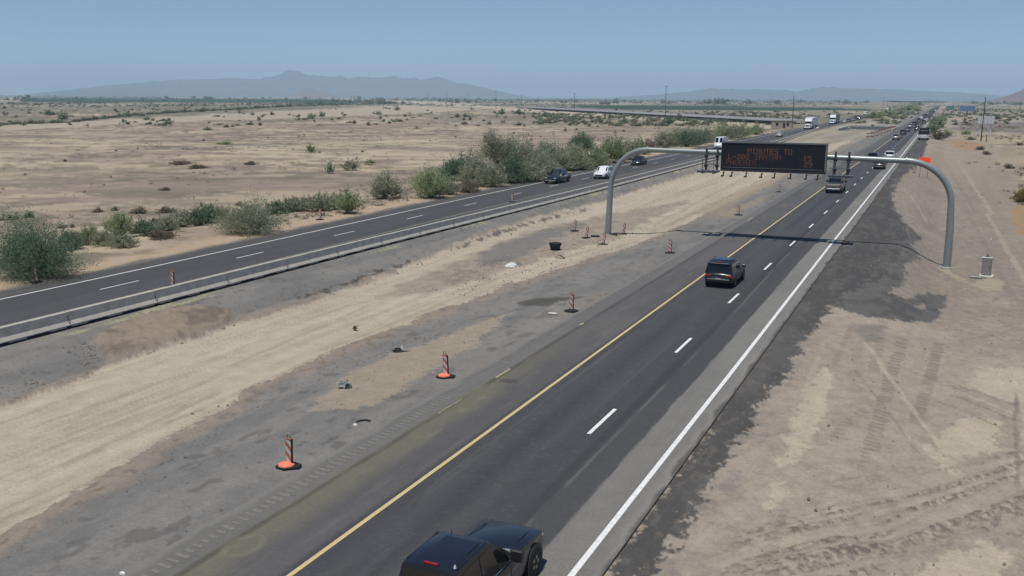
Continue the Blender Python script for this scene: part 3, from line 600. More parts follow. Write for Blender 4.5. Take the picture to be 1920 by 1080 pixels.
FONT = {'M': '1000111011101011010110001100011000110001', 'I': '01110001000010000100001000010001110', 'N': '10001110011010110011100011000110001', 'U': '10001100011000110001100011000101110', 'T': '11111001000010000100001000010000100',
        'E': '11111100001000011110100001000011111', 'S': '01111100001000001110000010000111110', 'O': '01110100011000110001100011000101110', 'L': '10000100001000010000100001000011111', '-': '00000000000000011111000000000000000',
        '2': '01110100010000100110010001000011111', '0': '01110100011001110101110011000101110', 'A': '01110100011000111111100011000110001', 'P': '11110100011000111110100001000010000', 'H': '10001100011000111111100011000110001',
        'X': '10001100010101000100010101000110001', '1': '00100011000010000100001000010001110', '5': '11111100001111000001000011000101110', '9': '01110100011000101111000010001001100', ' ': '0'*35}
FONT['M'] = '10001110111010110101100011000110001'
def build_sign():
    x0, x1, z0, z1 = -17.06, -8.52, 5.80, 8.27; yf = GY-1.35; yb = GY-.50
    s = thing('message_sign', 'black electronic message sign with dim amber travel times hung on the gantry', 'message sign', (x0, yf, z0))
    W, H, D = x1-x0, z1-z0, yb-yf
    MB().box((W/2, D/2, H/2), (W, D-.02, H)).build('cabinet', M['signbox'], s)
    MB().box((W/2, -.012, H/2+.06), (W-.16, .02, H-.36)).build('display_face', M['signblack'], s)
    MB().box((W/2, -.03, H-.04), (W+.04, .10, .09)).build('top_rim', M['signside'], s); MB().box((W/2, -.035, .09), (W, .10, .18)).build('bottom_rim', M['signbox'], s)
    MB().box((W/2, -.05, .33), (W-.5, .05, .03)).build('lower_trim', M['metal_grey'], s)
    MB().box((W-.02, -.025, H/2), (.13, .12, H)).build('end_rim', M['signside'], s); MB().box((.04, -.02, H/2), (.10, .09, H)).build('end_rim', M['signbox'], s)
    for i in range(1, 8):
        MB().box((W*i/8, -.0235, H/2+.06), (.012, .004, H-.38)).build('panel_joint', M['signbox'], s)
    def text(t, xa, zc, m):
        cell = .062; pitch = .368
        for i, ch in enumerate(t):
            bits = FONT[ch]; mb = MB()
            for k, b in enumerate(bits):
                if b == '1':
                    cx = xa+i*pitch+(k % 5)*cell; cz = zc+(3-(k//5))*cell; h = .024
                    mb.add([(cx-h, -.027, cz-h), (cx+h, -.027, cz-h), (cx+h, -.027, cz+h), (cx-h, -.027, cz+h)], [(0, 1, 2, 3)])
            mb.build('led_letter', m, s)
    text('MINUTES', 2.22, 7.53-z0, M['led']); text('TO', 2.22+8*.368, 7.53-z0, M['led']); text('L-202', .62, 7.04-z0, M['led']); text('SANTAN', .62+6*.368, 7.04-z0, M['led_dim']); text('15', 6.75, 7.04-z0, M['led'])
    text('PHOENIX', .45, 6.55-z0, M['led_dim']); text('29', 6.85, 6.55-z0, M['led'])
    for fx in (.30, 1.02, 2.22, 3.50, 4.55, 5.85, 7.10, 8.0):
        b = MB(); b.box((fx, -.16, -.10), (.10, .34, .10)); b.box((fx, -.30, -.22), (.09, .10, .26)); o = b.build('light_bracket', M['black'], s)
        MB().box((fx-.03, -.52, -.38), (.20, .42, .11), rz=0, bev=.02).build('lamp_head', M['black'], o)
build_sign()

# ================================================================== BARRIER
def build_barrier():
    def prof(w0=.205, z0=.09): return [(-w0-.095, z0), (-w0-.095, z0+.05), (-.16, .33), (-.115, .79), (-.095, .81), (.095, .81), (.115, .79), (.16, .33), (w0+.095, z0+.05), (w0+.095, z0)]
    L = 6.04; b = MB(); secs = [[(x, y, z) for x, z in prof()] for y in (0, .02, L-.02, L)]
    secs[0] = [(x*.97, 0, z-.01 if z > .5 else z) for x, _, z in secs[0]]; secs[-1] = [(x*.97, L, z-.01 if z > .5 else z) for x, _, z in secs[-1]]
    b.loft([s[::-1] for s in secs], 0, closed=True); body = b.mesh('barrier_body', M['concrete'])
    fm = MB().box((0, 0, .045), (.44, 1.0, .09)).mesh('barrier_foot', M['concrete'])
    hm = MB().tube([(.0, -.05, 0), (.05, .0, 0), (.0, .04, 0)], .02, 6).mesh('connector_loop', M['black'])
    bx = lambda y: float(np.interp(y, [18, 60, 112, 268, 330, 385], [-40.72, -40.92, -40.25, -40.6, -43.0, -44.6]))
    y = 28.02; i = 0; ORD = 'first second third fourth fifth sixth seventh eighth ninth tenth eleventh twelfth thirteenth fourteenth fifteenth sixteenth seventeenth eighteenth nineteenth twentieth'.split()
    while y < 384:
        th = math.atan2(bx(y+6.1)-bx(y), 6.1); t = thing('barrier_segment', f'{ORD[i]} grey concrete barrier segment counted from the left picture edge' if i < 20 else 'grey concrete barrier segment in the far stretch of the median barrier line', 'barrier', (bx(y), y, 0.012), -th+R(random.uniform(-.25, .25)), 'concrete barrier segments along the median')
        link('barrier_body', body, t)
        for q in (.65, L/2, L-.65): link('barrier_foot', fm, t, (0, q, 0))
        if y < 120: link('connector_loop', hm, t, (.19, 0, .25)); link('connector_loop', hm, t, (.13, 0, .62))
        y += 6.1; i += 1
    c = thing('crash_cushion', 'pale blunt crash cushion at the far end of the barrier line', 'crash cushion', (bx(385)-.1, 387.5, .01))
    MB().box((0, 0, .55), (1.0, 2.6, 1.0), bev=.25).build('cushion_body', M['wconc'], c, 40); MB().box((0, 1.6, .45), (.9, .8, .8), bev=.1).build('nose', M['black'], c)
build_barrier()

# ================================================================== DELINEATORS
def delineator(px, py, label, base='black', lean=0., sc=1., rz=0., twist=0., nofeet=False, group='striped vertical panels marking the work zone', z=None):
    P = G(px, py); t = thing('vertical_panel', label, 'delineator', (P[0], P[1], P[2]+(.01 if z is None else z)), R(twist), group)
    t.scale = (sc, sc, sc)
    # rubber foot
    b = MB(); pts = [(-.34, -.30), (.05, -.36), (.40, -.02), (.36, .22), (-.02, .30), (-.38, .0)]
    vs = [(x, y, 0) for x, y in pts]+[(x*.94, y*.94, .05) for x, y in pts]; b.add(vs, [(5, 4, 3, 2, 1, 0), (6, 7, 8, 9, 10, 11)]+[(k, (k+1) % 6, 6+(k+1) % 6, 6+k) for k in range(6)]); b.build('rubber_base', M['rubber'], t)
    if base == 'orange': MB().lathe([(.27, .05), (.26, .085), (.19, .125), (.11, .15), (.0, .155)], 18, (-.05, -.07, 0)).build('base_hub', M['hot'], t, 40)
    else: MB().lathe([(.17, .05), (.15, .09), (.08, .11)], 12, (0, -.02, 0)).build('base_hub', M['rubber'], t, 40)
    # panel
    w, h, z0 = .215, .84, .10; a = R(lean); ca, sa = math.cos(a), math.sin(a)
    def pt(x, y, z): return (x*ca+(z-z0)*sa, y, z0+(z-z0)*ca-x*sa)
    def bx(c, d):
        m = MB().box(c, d); m.v = [pt(*q) for q in m.v]; return m
    pb = bx((0, 0, z0+h/2), (w, .05, h)); pan = pb.build('panel', M['dorange'], t)
    bx((w/2+.012, .01, z0+h/2), (.024, .075, h)).build('side_rail', M['black'], pan)
    def clipband(zl):  # slanted band across the panel width, clipped to the panel
        hw = w/2-.006; th = .17; sl = .22; q = []
        for zz in (zl, zl+th):
            q.append(zz)
        poly = [(-hw, zl+sl), (hw, zl), (hw, zl+th), (-hw, zl+sl+th)]; lo, hi = z0+.012, z0+h-.012
        def clip(P, s, v):
            o = []
            for i in range(len(P)):
                A, B = P[i], P[(i+1) % len(P)]; ia, ib = s*(A[1]-v) <= 0, s*(B[1]-v) <= 0
                if ia: o.append(A)
                if ia != ib: k = (v-A[1])/(B[1]-A[1]); o.append((A[0]+k*(B[0]-A[0]), v))
            return o
        poly = clip(clip(poly, 1, hi), -1, lo) if poly else poly
        return poly
    for zl in (z0-.10, z0+.23, z0+.56):
        P2 = clipband(zl)
        if len(P2) > 2:
            for yy, fl in ((-.0275, 0),):
                v = [pt(x, yy, z) for x, z in P2]; MB().add(v, [tuple(range(len(v)))]).build('stripe', M['dstripe'], pan)
    # handle on top
    hb = MB().tube([pt(-.055, 0, z0+h), pt(-.06, 0, z0+h+.11), pt(-.03, 0, z0+h+.17), pt(.03, 0, z0+h+.17), pt(.06, 0, z0+h+.11), pt(.055, 0, z0+h)], .022, 6); hb.build('handle', M['fade_y'] if base == 'orange' else M['dorange'], t)
    bx((0, 0, z0+h+.008), (w+.03, .075, .03)).build('top_cap', M['dorange'], pan)
    return t
for a in ((542, 874, 'faded orange and white striped panel nearest the camera, on a bright orange hub', 'orange', 2), (836, 706, 'second striped panel from the camera, orange hub, at the dirt tongue', 'orange', -3),
          (1071, 583, 'striped panel on a flat black base beside the dark stain', 'black', 0), (1256, 474, 'striped panel on black base by the left end of the gantry shadow', 'black', 0),
          (1384, 403, 'striped panel on the road shoulder under the sign, before the grass patch', 'black', 0), (1460, 360, 'farthest striped panel on the shoulder, seen just below the message sign', 'black', 1),
          (1099, 446, 'dark slim striped panel leaning beside a black rubber base', 'black', 7), (1077, 433, 'dark striped panel standing in gravel left of the gantry leg', 'black', 4),
          (1168, 439, 'tilted striped panel right of the left gantry leg', 'black', 10), (1131, 458, 'pale tilted striped panel in front of the left gantry leg', 'black', 6),
          (70, 529, 'striped panel in front of the big green tree at left', 'black', -7)):
    delineator(a[0], a[1], a[2], a[3], a[4])
for a in ((324, 538, 'striped panel behind the second joint of the barrier'), (961, 379, 'striped panel just behind the barrier, right of the bright bush'), (600, 412, 'striped panel at the big round bush by the far verge'),
          (850, 357, 'striped panel on the far verge, beside the pale bush'), (963, 341, 'striped panel on the far verge left of the dark pickup'), (1154, 300, 'pale slim panel on the far verge, left of the dark sedan')):
    delineator(a[0], a[1], a[2], 'black', random.uniform(-5, 5), z=.02)

# ================================================================== MEDIAN AND SHOULDER CLUTTER
def build_clutter():
    P = G(1041, 468); t = thing('rubber_tub', 'black round rubber tub lying in the median dirt', 'tub', P)
    MB().lathe([(.38, -.03), (.45, .30), (.50, .50), (.53, .52), (.53, .56), (.47, .56), (.44, .50), (.36, .12), (.0, .10)], 24).build('tub_body', M['rubber'], t, 40)
    MB().lathe([(.505, .40), (.525, .42), (.525, .46), (.505, .48)], 24).build('rim_band', M['tyre'], t, 40)
    P = G(1050, 484); b = MB(); pts = [(-.42+.84*i/8, .10*math.sin(i*.7), .03+.16*math.sin(math.pi*i/8)) for i in range(9)]
    b.loft([[(x, y-.10, z), (x, y+.10, z), (x, y+.10, z+.03), (x, y-.10, z+.03)] for x, y, z in pts], closed=True); o = b.build('tyre_tread', M['tyre'], None, 40, P); tag(o, 'curled strip of black tyre tread below the rubber tub', 'tyre tread')
    def crumple(name, P, r, h, m, label, cat, seed, par=None):
        rg = np.random.default_rng(seed); n, k = 14, 5; vs = []
        for j in range(k):
            for i in range(n):
                a = 2*math.pi*i/n; f = (1-j/(k-.6))**.6; q = r*f*(.7+.6*rg.random()); vs.append((q*math.cos(a)*1.2, q*math.sin(a)*.8, h*(j/(k-1))*(.6+.6*rg.random())))
        fs = [(j*n+i, j*n+(i+1) % n, (j+1)*n+(i+1) % n, (j+1)*n+i) for j in range(k-1) for i in range(n)]+[tuple((k-1)*n+i for i in range(n))]
        o = MB().add(vs, fs).build(name, m, par, None, P)
        if label: tag(o, label, cat)
        return o
    t = thing('torn_debris', 'crumpled grey plastic debris on the dirt tongue edge', 'debris', G(648, 726)); crumple('torn_sheet', (0, 0, 0), .30, .30, M['debris'], None, None, 3, t); crumple('black_lining', (.17, -.10, 0), .17, .20, M['rubber'], None, None, 4, t); crumple('black_lining', (-.24, .02, 0), .09, .22, M['rubber'], None, None, 14, t)
    t = thing('torn_debris', 'black debris with an upright pale shard beside the haul track', 'debris', G(750, 659)); crumple('torn_sheet', (-.08, 0, 0), .27, .18, M['rubber'], None, None, 5, t); MB().add([(.05, 0, 0), (.2, .02, 0), (.12, .03, .36), (.02, .05, .2)], [(0, 1, 2, 3)]).build('shard', M['bag'], t); MB().tube([(.1, 0, .04), (.4, .1, .03), (.7, .3, .03)], .03, 6).build('strip', M['rubber'], t)
    t = thing('plastic_bag', 'crumpled white plastic lying in the median gravel', 'plastic sheet', G(960, 499)); crumple('sheet', (0, 0, 0), .42, .26, M['bag'], None, None, 6, t); crumple('sheet', (.4, .35, 0), .25, .3, M['debris'], None, None, 7, t)
    P = G(680, 792); o = MB().tube([(-.2, -.1, .02), (-.15, .08, .03), (0, .2, .04), (.2, .22, .02)], .03, 6).build('rubber_strip', M['rubber'], None, 40, P); tag(o, 'small curved black rubber strip on the grey gravel', 'rubber strip')
    for (px, py, lb) in ((666, 798, 'small pale scrap beside the curved rubber strip'), (1036, 588, 'pale flat slab of rubble left of the third striped panel'), (1858, 449, 'white scrap on the dirt right of the gantry leg'), (230, 1077, 'small white scrap at the bottom left gravel')):
        P = G(px, py); r = .20 if px == 1036 else .065; o = MB().lathe([(r, 0), (r*.9, .05), (r*.5, .07)], 7, (0, 0, 0)).build('scrap', M['bag'] if px != 1036 else M['pad'], None, None, P); o.scale = (1.5, .8, 1); tag(o, lb, 'scrap')
    # loose rubber base, plus a dark slab standing in for the leg's shadow
    for (px, py, lb) in ((1116, 444, 'loose black rubber base right of the dark leaning panel'), (1150, 441, 'dark slab standing in for the shadow at the foot of the left gantry leg')):
        P = G(px, py); o = MB().box((0, 0, .07), (.8, .45, .12), bev=.03, rz=.3).build('base_and_shadow_slab', M['rubber'], None, None, P); tag(o, lb, 'rubber base')
    # dry weed in the track
    # clods and stones strewn along the berms: countless, one object
    rg = np.random.default_rng(11); b = MB(); cnt = 0
    def stone(x, y, s):
        z = float(terrain(x, y))+.01; n = 5; a0 = rg.random()*6; vs = [(x+s*math.cos(a0+i*1.257)*(.8+.4*rg.random()), y+s*math.sin(a0+i*1.257)*(.8+.4*rg.random()), z-.02) for i in range(n)]+[(x+s*.2*(rg.random()-.5), y, z+s*(.5+.6*rg.random()))]
        b.add(vs, [(i, (i+1) % n, n) for i in range(n)])
    line = [G(a, c)[:2] for a, c in ((0, 1040), (250, 885), (420, 785), (560, 715), (700, 660), (800, 632), (960, 535), (1090, 488), (1200, 448))]
    for k in range(520):
        i = rg.integers(0, len(line)-1); f = rg.random(); q = line[i]*(1-f)+line[i+1]*f; stone(q[0]+rg.normal()*.55, q[1]+rg.normal()*.6, .025+.07*rg.random()**3)
    line2 = [G(a, c)[:2] for a, c in ((0, 740), (200, 672), (420, 600), (560, 558), (700, 520), (860, 458), (1000, 412), (1100, 390))]
    for k in range(420):
        i = rg.integers(0, len(line2)-1); f = rg.random(); q = line2[i]*(1-f)+line2[i+1]*f; stone(q[0]+rg.normal()*.5, q[1]+rg.normal()*.6, .03+.10*rg.random()**3)
    for k in range(700):
        stone(rg.uniform(-31, -25), rg.uniform(52, 92), .02+.08*rg.random()**3)
    for k in range(180):
        stone(rg.uniform(-24, -17.8), rg.uniform(16, 70), .015+.04*rg.random()**3)
    for k in range(500):
        stone(rg.uniform(-4, 7), rg.uniform(20, 90), .02+.05*rg.random()**3)
    for k in range(260):
        stone(rg.uniform(-38, -34.5), rg.uniform(31, 40), .03+.09*rg.random()**2)
    o = b.build('clods', M['stone'], None); tag(o, kind='stuff')
    # controller cabinet
    P = G(1848, 519); t = thing('controller_cabinet', 'grey brown steel controller cabinet on a concrete pad beside the gantry', 'cabinet', P, R(-6))
    MB().box((0.05, .02, .06), (.95, 1.25, .16), bev=.02).build('concrete_pad', M['pad'], t)
    MB().box((0, 0.12, .80), (.66, .62, 1.32), bev=.02).build('cabinet_body', M['cabinet'], t)
    d = MB().box((0, -.20, .80), (.58, .03, 1.22), bev=.01).build('door', M['cabinet'], t); MB().box((.22, -.23, .8), (.04, .05, .16)).build('handle', M['black'], d)
    MB().box((0, .12, 1.49), (.72, .68, .07), bev=.02).build('roof', M['cab_top'], t); MB().box((.02, .05, 1.53), (.4, .12, .04)).build('roof_vent', M['black'], t); MB().lathe([(.05, 0), (.05, .14), (.02, .18)], 8, (-.02, .25, 1.52)).build('antenna', M['black'], t)
    o = MB().box((0, 0, .06), (.8, .45, .14), bev=.02, rz=-.1).build('handhole_box', M['metal_grey'], None, None, G(1830, 521)); tag(o, 'low grey handhole box left of the controller cabinet', 'box')
    # orange warning sign
    P = G(1731, 333); t = thing('warning_sign', 'bright orange rectangular warning sign on two posts beyond the gantry', 'road sign', P)
    MB().box((0, 0, 2.55), (1.65, .03, 1.15)).build('sign_panel', M['sign_or'], t)
    for s in (-.55, .55): MB().box((s, .04, 1.25), (.07, .05, 2.6)).build('post', M['wood'], t)
    # slanted black arrow
    MB().add([(-.30, -.017, 2.10), (-.12, -.017, 2.10), (.20, -.017, 2.38), (.26, -.017, 2.30), (.26, -.017, 2.56), (.02, -.017, 2.52), (.10, -.017, 2.46)], [(0, 1, 2, 6), (3, 4, 5)]).build('arrow', M['black'], t)
    for px, py in ((1713, 316), (1712, 325)):
        pass
    o = delineator(1714, 324, 'small striped panel left of the orange warning sign', 'black', 5, sc=.8)
build_clutter()

# ================================================================== VEGETATION
def leaf_cloud(seed, n, ntw, shape='bush', leaf=.05):
    """leaf-sized quads strung along ragged twigs that fan out from several stems; x,y in [-.5,.5], z in [0,1]"""
    rg = np.random.default_rng(seed)
    def sprays(nt, cx, cy, cz, rx, rz, e0, e1, base_r):
        a = rg.random(nt)*2*np.pi; el = np.radians(e0+(e1-e0)*rg.random(nt)**.85)
        k = (.55+.5*rg.random(nt))*(.72+.5*vn(np.cos(a)*1.6+seed*3.1, np.sin(a)*1.6+el*2, seed)); long = rg.random(nt) < .07; k = np.where(long, k*1.22, k)
        d = np.stack([np.cos(a)*np.cos(el)*rx, np.sin(a)*np.cos(el)*rx, np.sin(el)*rz], 1)*k[:, None]
        b = rg.random(nt)*2*np.pi; r = base_r*np.sqrt(rg.random(nt)); o = np.stack([cx+r*np.cos(b), cy+r*np.sin(b), np.full(nt, cz)], 1)
        return o, d
    if shape == 'tree':
        O, D = [], []
        for q in range(6):
            a = q*1.05+rg.random(); r = .24*rg.random()**.5+.04; h = .42+.30*rg.random(); o, d = sprays(ntw//6, r*np.cos(a), r*np.sin(a), h, .27, .34, -35, 90, .10); O.append(o); D.append(d)
        O, D = np.concatenate(O), np.concatenate(D)
    elif shape == 'spiky': O, D = sprays(ntw, 0, 0, 0, .80, 1.0, 38, 90, .14)
    else:
        o1, d1 = sprays(ntw*3//5, 0, 0, .02, .50, .98, 4, 90, .16); o2, d2 = sprays(ntw-ntw*3//5, 0, 0, .10, .36, .60, 0, 90, .30); O, D = np.concatenate([o1, o2]), np.concatenate([d1, d2])
    m = len(O); i = rg.integers(0, m, n); t = (.18+.82*rg.random(n)**.62)[:, None]
    c = O[i]+D[i]*t; c[:, 2] -= .10*t[:, 0]**2*np.hypot(D[i, 0], D[i, 1])*1.2
    c = c+rg.normal(size=(n, 3))*(.016+.022*rg.random(m)[i])[:, None]*np.array([1, 1, 1.1]); c[:, 2] = np.abs(c[:, 2])
    u = D[i]/np.linalg.norm(D[i], axis=1)[:, None]+rg.normal(size=(n, 3))*.75; u /= np.linalg.norm(u, axis=1)[:, None]; v = np.cross(u, rg.normal(size=(n, 3))); v /= np.linalg.norm(v, axis=1)[:, None]
    s = leaf*(.55+.8*rg.random(n))[:, None]
    V = np.stack([c-u*s*1.4, c+v*s*.5, c+u*s*1.4, c-v*s*.5], 1).reshape(-1, 3)
    F = np.arange(4*n).reshape(-1, 4); lv = np.repeat(np.clip(.65*rg.random(m)[i]+.3*rg.random(n), 0, 1), 4)
    return V, F, lv
def leaf_mesh(name, V, F, lv, m, scale=(1, 1, 1)):
    me = bpy.data.meshes.new(name); nv, nf = len(V), len(F)
    me.vertices.add(nv); me.vertices.foreach_set('co', (V*np.array(scale)).astype(np.float32).ravel())
    me.loops.add(nf*4); me.loops.foreach_set('vertex_index', F.astype(np.int32).ravel()); me.polygons.add(nf); me.polygons.foreach_set('loop_start', np.arange(nf, dtype=np.int32)*4)
    me.update(calc_edges=True); a = me.attributes.new('lv', 'FLOAT', 'POINT'); a.data.foreach_set('value', lv.astype(np.float32)); me.materials.append(m); return me
def stems_mesh(seed, h=.8, n=9, sp=.3, r=.018):
    rg = np.random.default_rng(seed); b = MB()
    for i in range(n):
        a = rg.random()*6.28; q = .1+sp*rg.random(); k = .6+.4*rg.random()
        b.tube([(.03*math.cos(a), .03*math.sin(a), 0), (q*.5*math.cos(a), q*.5*math.sin(a), h*k*.5), (q*math.cos(a+.2), q*math.sin(a+.2), h*k)], [r, r*.7, r*.25], 5)
    return b.mesh('stems', M['bark'])
def trunk_mesh(seed):
    rg = np.random.default_rng(seed); b = MB(); b.tube([(0, 0, -.02), (.02, .01, .18), (.01, .02, .32)], [.035, .028, .024], 7)
    for i in range(7):
        a = i*.9+rg.random()*.5; q = .15+.22*rg.random(); b.tube([(.0, .01, .16+.03*i), (q*.5*math.cos(a), q*.5*math.sin(a), .42+.04*i), (q*math.cos(a), q*math.sin(a), .62+.05*i*rg.random())], [.018, .011, .004], 5)
    return b.mesh('trunk', M['bark'])
def near_shrub(px, py, wpx, hpx, label, m, name='desert_shrub', shape='bush', n=2600, group=None, leaf=None, depth=1., cat=None):
    P = G(px, py); mp = m_per_px(P); W, H = wpx*mp*1.14, hpx*mp/1.0
    k = math.hypot(*P[:2]); P = P*np.array([1+W*.32/k, 1+W*.32/k, 1]); P[2] = float(terrain(P[0], P[1]))
    seed = int(px*7+py*3) % 9973; t = thing(name, label, cat or ('tree' if shape == 'tree' else 'shrub'), P, random.random()*6.28, group)
    lw = leaf or max(.035, min(.13, mp*1.25)); n = int(n*4.2)
    V, F, lv = leaf_cloud(seed, n, max(60, int(n/30)), shape, 1.); 
    # leaf size is metric: rebuild about each quad's centre
    c = V.reshape(-1, 4, 3).mean(1, keepdims=True); Q = V.reshape(-1, 4, 3)-c
    V = (c*np.array([W, W*depth, H])+Q*lw).reshape(-1, 3); V[:, 2] = np.maximum(V[:, 2], .01)
    link('crown', leaf_mesh('crown', V, F, lv, M[m]), t)
    sm = trunk_mesh(seed) if shape == 'tree' else stems_mesh(seed, .62, 9, .26, .012)
    o = link('trunk' if shape == 'tree' else 'stems', sm, t); o.scale = (W, W*depth, H)
    return t
GV = 'thicket along the far verge'
for a in ((66, 530, 178, 118, 'big rounded deep green tree at the left edge beside the far verge', 'leaf_c', 'palo_verde', 'bush', 11000),
          (168, 460, 62, 36, 'low green bush touching the right side of the big left tree', 'leaf_b', 'desert_shrub', 'bush', 1800), (226, 448, 52, 46, 'tallest bright green bush right of the big left tree', 'leaf_b', 'desert_shrub', 'spiky', 1700),
          (232, 466, 58, 26, 'low dark shrub in front of the tall bright bush', 'leaf_a', 'desert_shrub', 'bush', 1300), (272, 443, 56, 32, 'dark green bush right of the tall bright bush', 'leaf_c', 'desert_shrub', 'bush', 1500),
          (300, 450, 60, 18, 'grey dead twiggy scrub before the bushes right of the big left tree', 'leaf_d', 'desert_shrub', 'bush', 900),
          (340, 427, 58, 30, 'grey green shrub midway between the big left tree and the round bush', 'leaf_a', 'desert_shrub', 'bush', 1400), (388, 420, 62, 36, 'dark shrub close left of the big round bush', 'leaf_c', 'desert_shrub', 'bush', 1500),
          (468, 443, 132, 70, 'big round sage green bush at the edge of the far carriageway', 'leaf_a', 'creosote_bush', 'bush', 5200), (548, 398, 64, 30, 'low green bush just right of the big round bush', 'leaf_a', 'desert_shrub', 'bush', 1500),
          (598, 397, 62, 32, 'dull grey bush second right of the big round bush', 'leaf_a', 'desert_shrub', 'bush', 1400), (654, 402, 52, 44, 'airy upright bush standing alone at the edge of the verge', 'leaf_b', 'desert_shrub', 'spiky', 1500),
          (722, 374, 64, 54, 'neat rounded grey green bush before the thicket', 'leaf_a', 'creosote_bush', 'bush', 2800), (808, 374, 82, 56, 'fan shaped bright green bush at the left end of the thicket', 'leaf_b', 'creosote_bush', 'spiky', 3000),
          (876, 362, 62, 22, 'grey tangle of dead twigs under the left of the thicket', 'leaf_d', 'desert_shrub', 'bush', 900), (852, 340, 72, 46, 'dark bushy tree at the left of the thicket behind the fan shaped bush', 'leaf_c', 'mesquite_tree', 'bush', 2200),
          (896, 348, 84, 64, 'dense grey green tree in the left half of the thicket', 'leaf_a', 'mesquite_tree', 'bush', 2800), (934, 330, 76, 84, 'tallest tree of the thicket with thin top against the field', 'leaf_a', 'mesquite_tree', 'tree', 2800),
          (958, 345, 80, 60, 'broad dark tree in the middle of the thicket', 'leaf_c', 'mesquite_tree', 'bush', 2600), (986, 328, 78, 74, 'second tallest tree of the thicket, right of the tallest', 'leaf_a', 'mesquite_tree', 'bush', 2600),
          (1012, 332, 70, 48, 'grey green tree in front of the right half of the thicket', 'leaf_a', 'mesquite_tree', 'bush', 2000), (1040, 320, 78, 58, 'rounded tree at the right shoulder of the thicket', 'leaf_a', 'mesquite_tree', 'bush', 2200),
          (1078, 320, 60, 36, 'low tree above the white car', 'leaf_b', 'mesquite_tree', 'bush', 1500), (1090, 284, 58, 42, 'lone dense tree standing in the field behind the thicket', 'leaf_c', 'mesquite_tree', 'bush', 1900),
          (1112, 314, 54, 34, 'olive bush between the white car and the dark sedan', 'leaf_b', 'desert_shrub', 'bush', 1300), (1150, 306, 62, 48, 'tree just left of the left gantry arm', 'leaf_b', 'mesquite_tree', 'bush', 1800), (1128, 312, 44, 30, 'small tree behind the gantry bend', 'leaf_a', 'desert_shrub', 'bush', 1100),
          (1178, 300, 54, 34, 'bushy shrub between the dark sedan and the gantry bend', 'leaf_a', 'desert_shrub', 'bush', 1300), (1198, 290, 46, 28, 'low shrub left of the grey brush pile', 'leaf_b', 'desert_shrub', 'bush', 1100), (1140, 300, 56, 40, 'dark bush behind the tree left of the gantry arm', 'leaf_c', 'desert_shrub', 'bush', 1400), (1078, 306, 60, 40, 'pale tree behind the low tree above the white car', 'leaf_a', 'mesquite_tree', 'bush', 1600), (1212, 283, 56, 22, 'grey brush pile right of the gantry bend', 'leaf_d', 'desert_shrub', 'bush', 900), (1246, 277, 62, 34, 'dull green tree above the left part of the gantry beam', 'leaf_a', 'mesquite_tree', 'bush', 1500),
          (1288, 276, 68, 40, 'dark tree left of the white van', 'leaf_c', 'mesquite_tree', 'bush', 1700), (1322, 268, 52, 30, 'low tree right behind the white van', 'leaf_a', 'mesquite_tree', 'bush', 1300), (1352, 262, 52, 32, 'green tree above the left end of the sign', 'leaf_b', 'mesquite_tree', 'bush', 1300),
          (1386, 260, 52, 34, 'tallest green tree of the row above the message sign', 'leaf_b', 'mesquite_tree', 'bush', 1400), (1416, 253, 40, 24, 'last green tree of the row, towards the white semi truck', 'leaf_b', 'mesquite_tree', 'bush', 1100),
          (838, 366, 60, 34, 'pale low brush at the foot of the thicket, right of the fan shaped bush', 'leaf_a', 'desert_shrub', 'bush', 1400), (918, 352, 76, 50, 'pale grey green brush under the tallest thicket tree', 'leaf_a', 'desert_shrub', 'bush', 1900), (876, 338, 70, 56, 'bushy dark tree filling the left back of the thicket', 'leaf_c', 'mesquite_tree', 'bush', 2000),
          (960, 322, 74, 70, 'rounded tree behind the middle of the thicket', 'leaf_a', 'mesquite_tree', 'bush', 2200), (1000, 342, 66, 40, 'low brush at the road side of the thicket before the dark pickup', 'leaf_a', 'desert_shrub', 'bush', 1500), (1058, 322, 66, 44, 'brush between the thicket and the white car', 'leaf_a', 'desert_shrub', 'bush', 1500),
          (1022, 316, 66, 54, 'tree at the right back of the thicket', 'leaf_c', 'mesquite_tree', 'bush', 1800), (1092, 318, 50, 30, 'twiggy brush right above the white car', 'leaf_a', 'desert_shrub', 'bush', 1000), (1266, 274, 60, 36, 'bushy tree filling the row left of the white van', 'leaf_a', 'mesquite_tree', 'bush', 1500), (1306, 271, 50, 34, 'small tree touching the left of the white van', 'leaf_c', 'mesquite_tree', 'bush', 1200), (1370, 262, 50, 32, 'bushy tree filling the row above the sign', 'leaf_a', 'mesquite_tree', 'bush', 1200),
          (130, 470, 60, 40, 'deep green bush tucked against the big left tree', 'leaf_c', 'desert_shrub', 'bush', 1900), (200, 462, 60, 30, 'dull bush between the low green bush and the tall bright one', 'leaf_a', 'desert_shrub', 'bush', 1300), (310, 434, 56, 30, 'grey green bush in the row before the big round bush', 'leaf_a', 'desert_shrub', 'bush', 1300), (366, 424, 56, 32, 'bushy shrub in the row two places left of the big round bush', 'leaf_c', 'desert_shrub', 'bush', 1400), (412, 412, 50, 26, 'small shrub touching the left of the big round bush', 'leaf_a', 'desert_shrub', 'bush', 1200), (575, 396, 60, 28, 'grey shrub between the two low bushes right of the big round bush', 'leaf_a', 'desert_shrub', 'bush', 1300), (625, 394, 52, 28, 'grey shrub left of the airy upright bush', 'leaf_a', 'desert_shrub', 'bush', 1200), (520, 402, 54, 28, 'shrub peeking out right behind the big round bush', 'leaf_c', 'desert_shrub', 'bush', 1200),
          (1922, 380, 50, 32, 'golden dry bush at the right edge of the picture', 'leaf_e', 'dry_bush', 'bush', 1300), (1812, 614, 16, 10, None, 'leaf_d', None, None, 0)):
    if a[4]: near_shrub(a[0], a[1], a[2], a[3], a[4], M and a[5], a[6], a[7], a[8], GV if 800 < a[0] < 1180 else None)
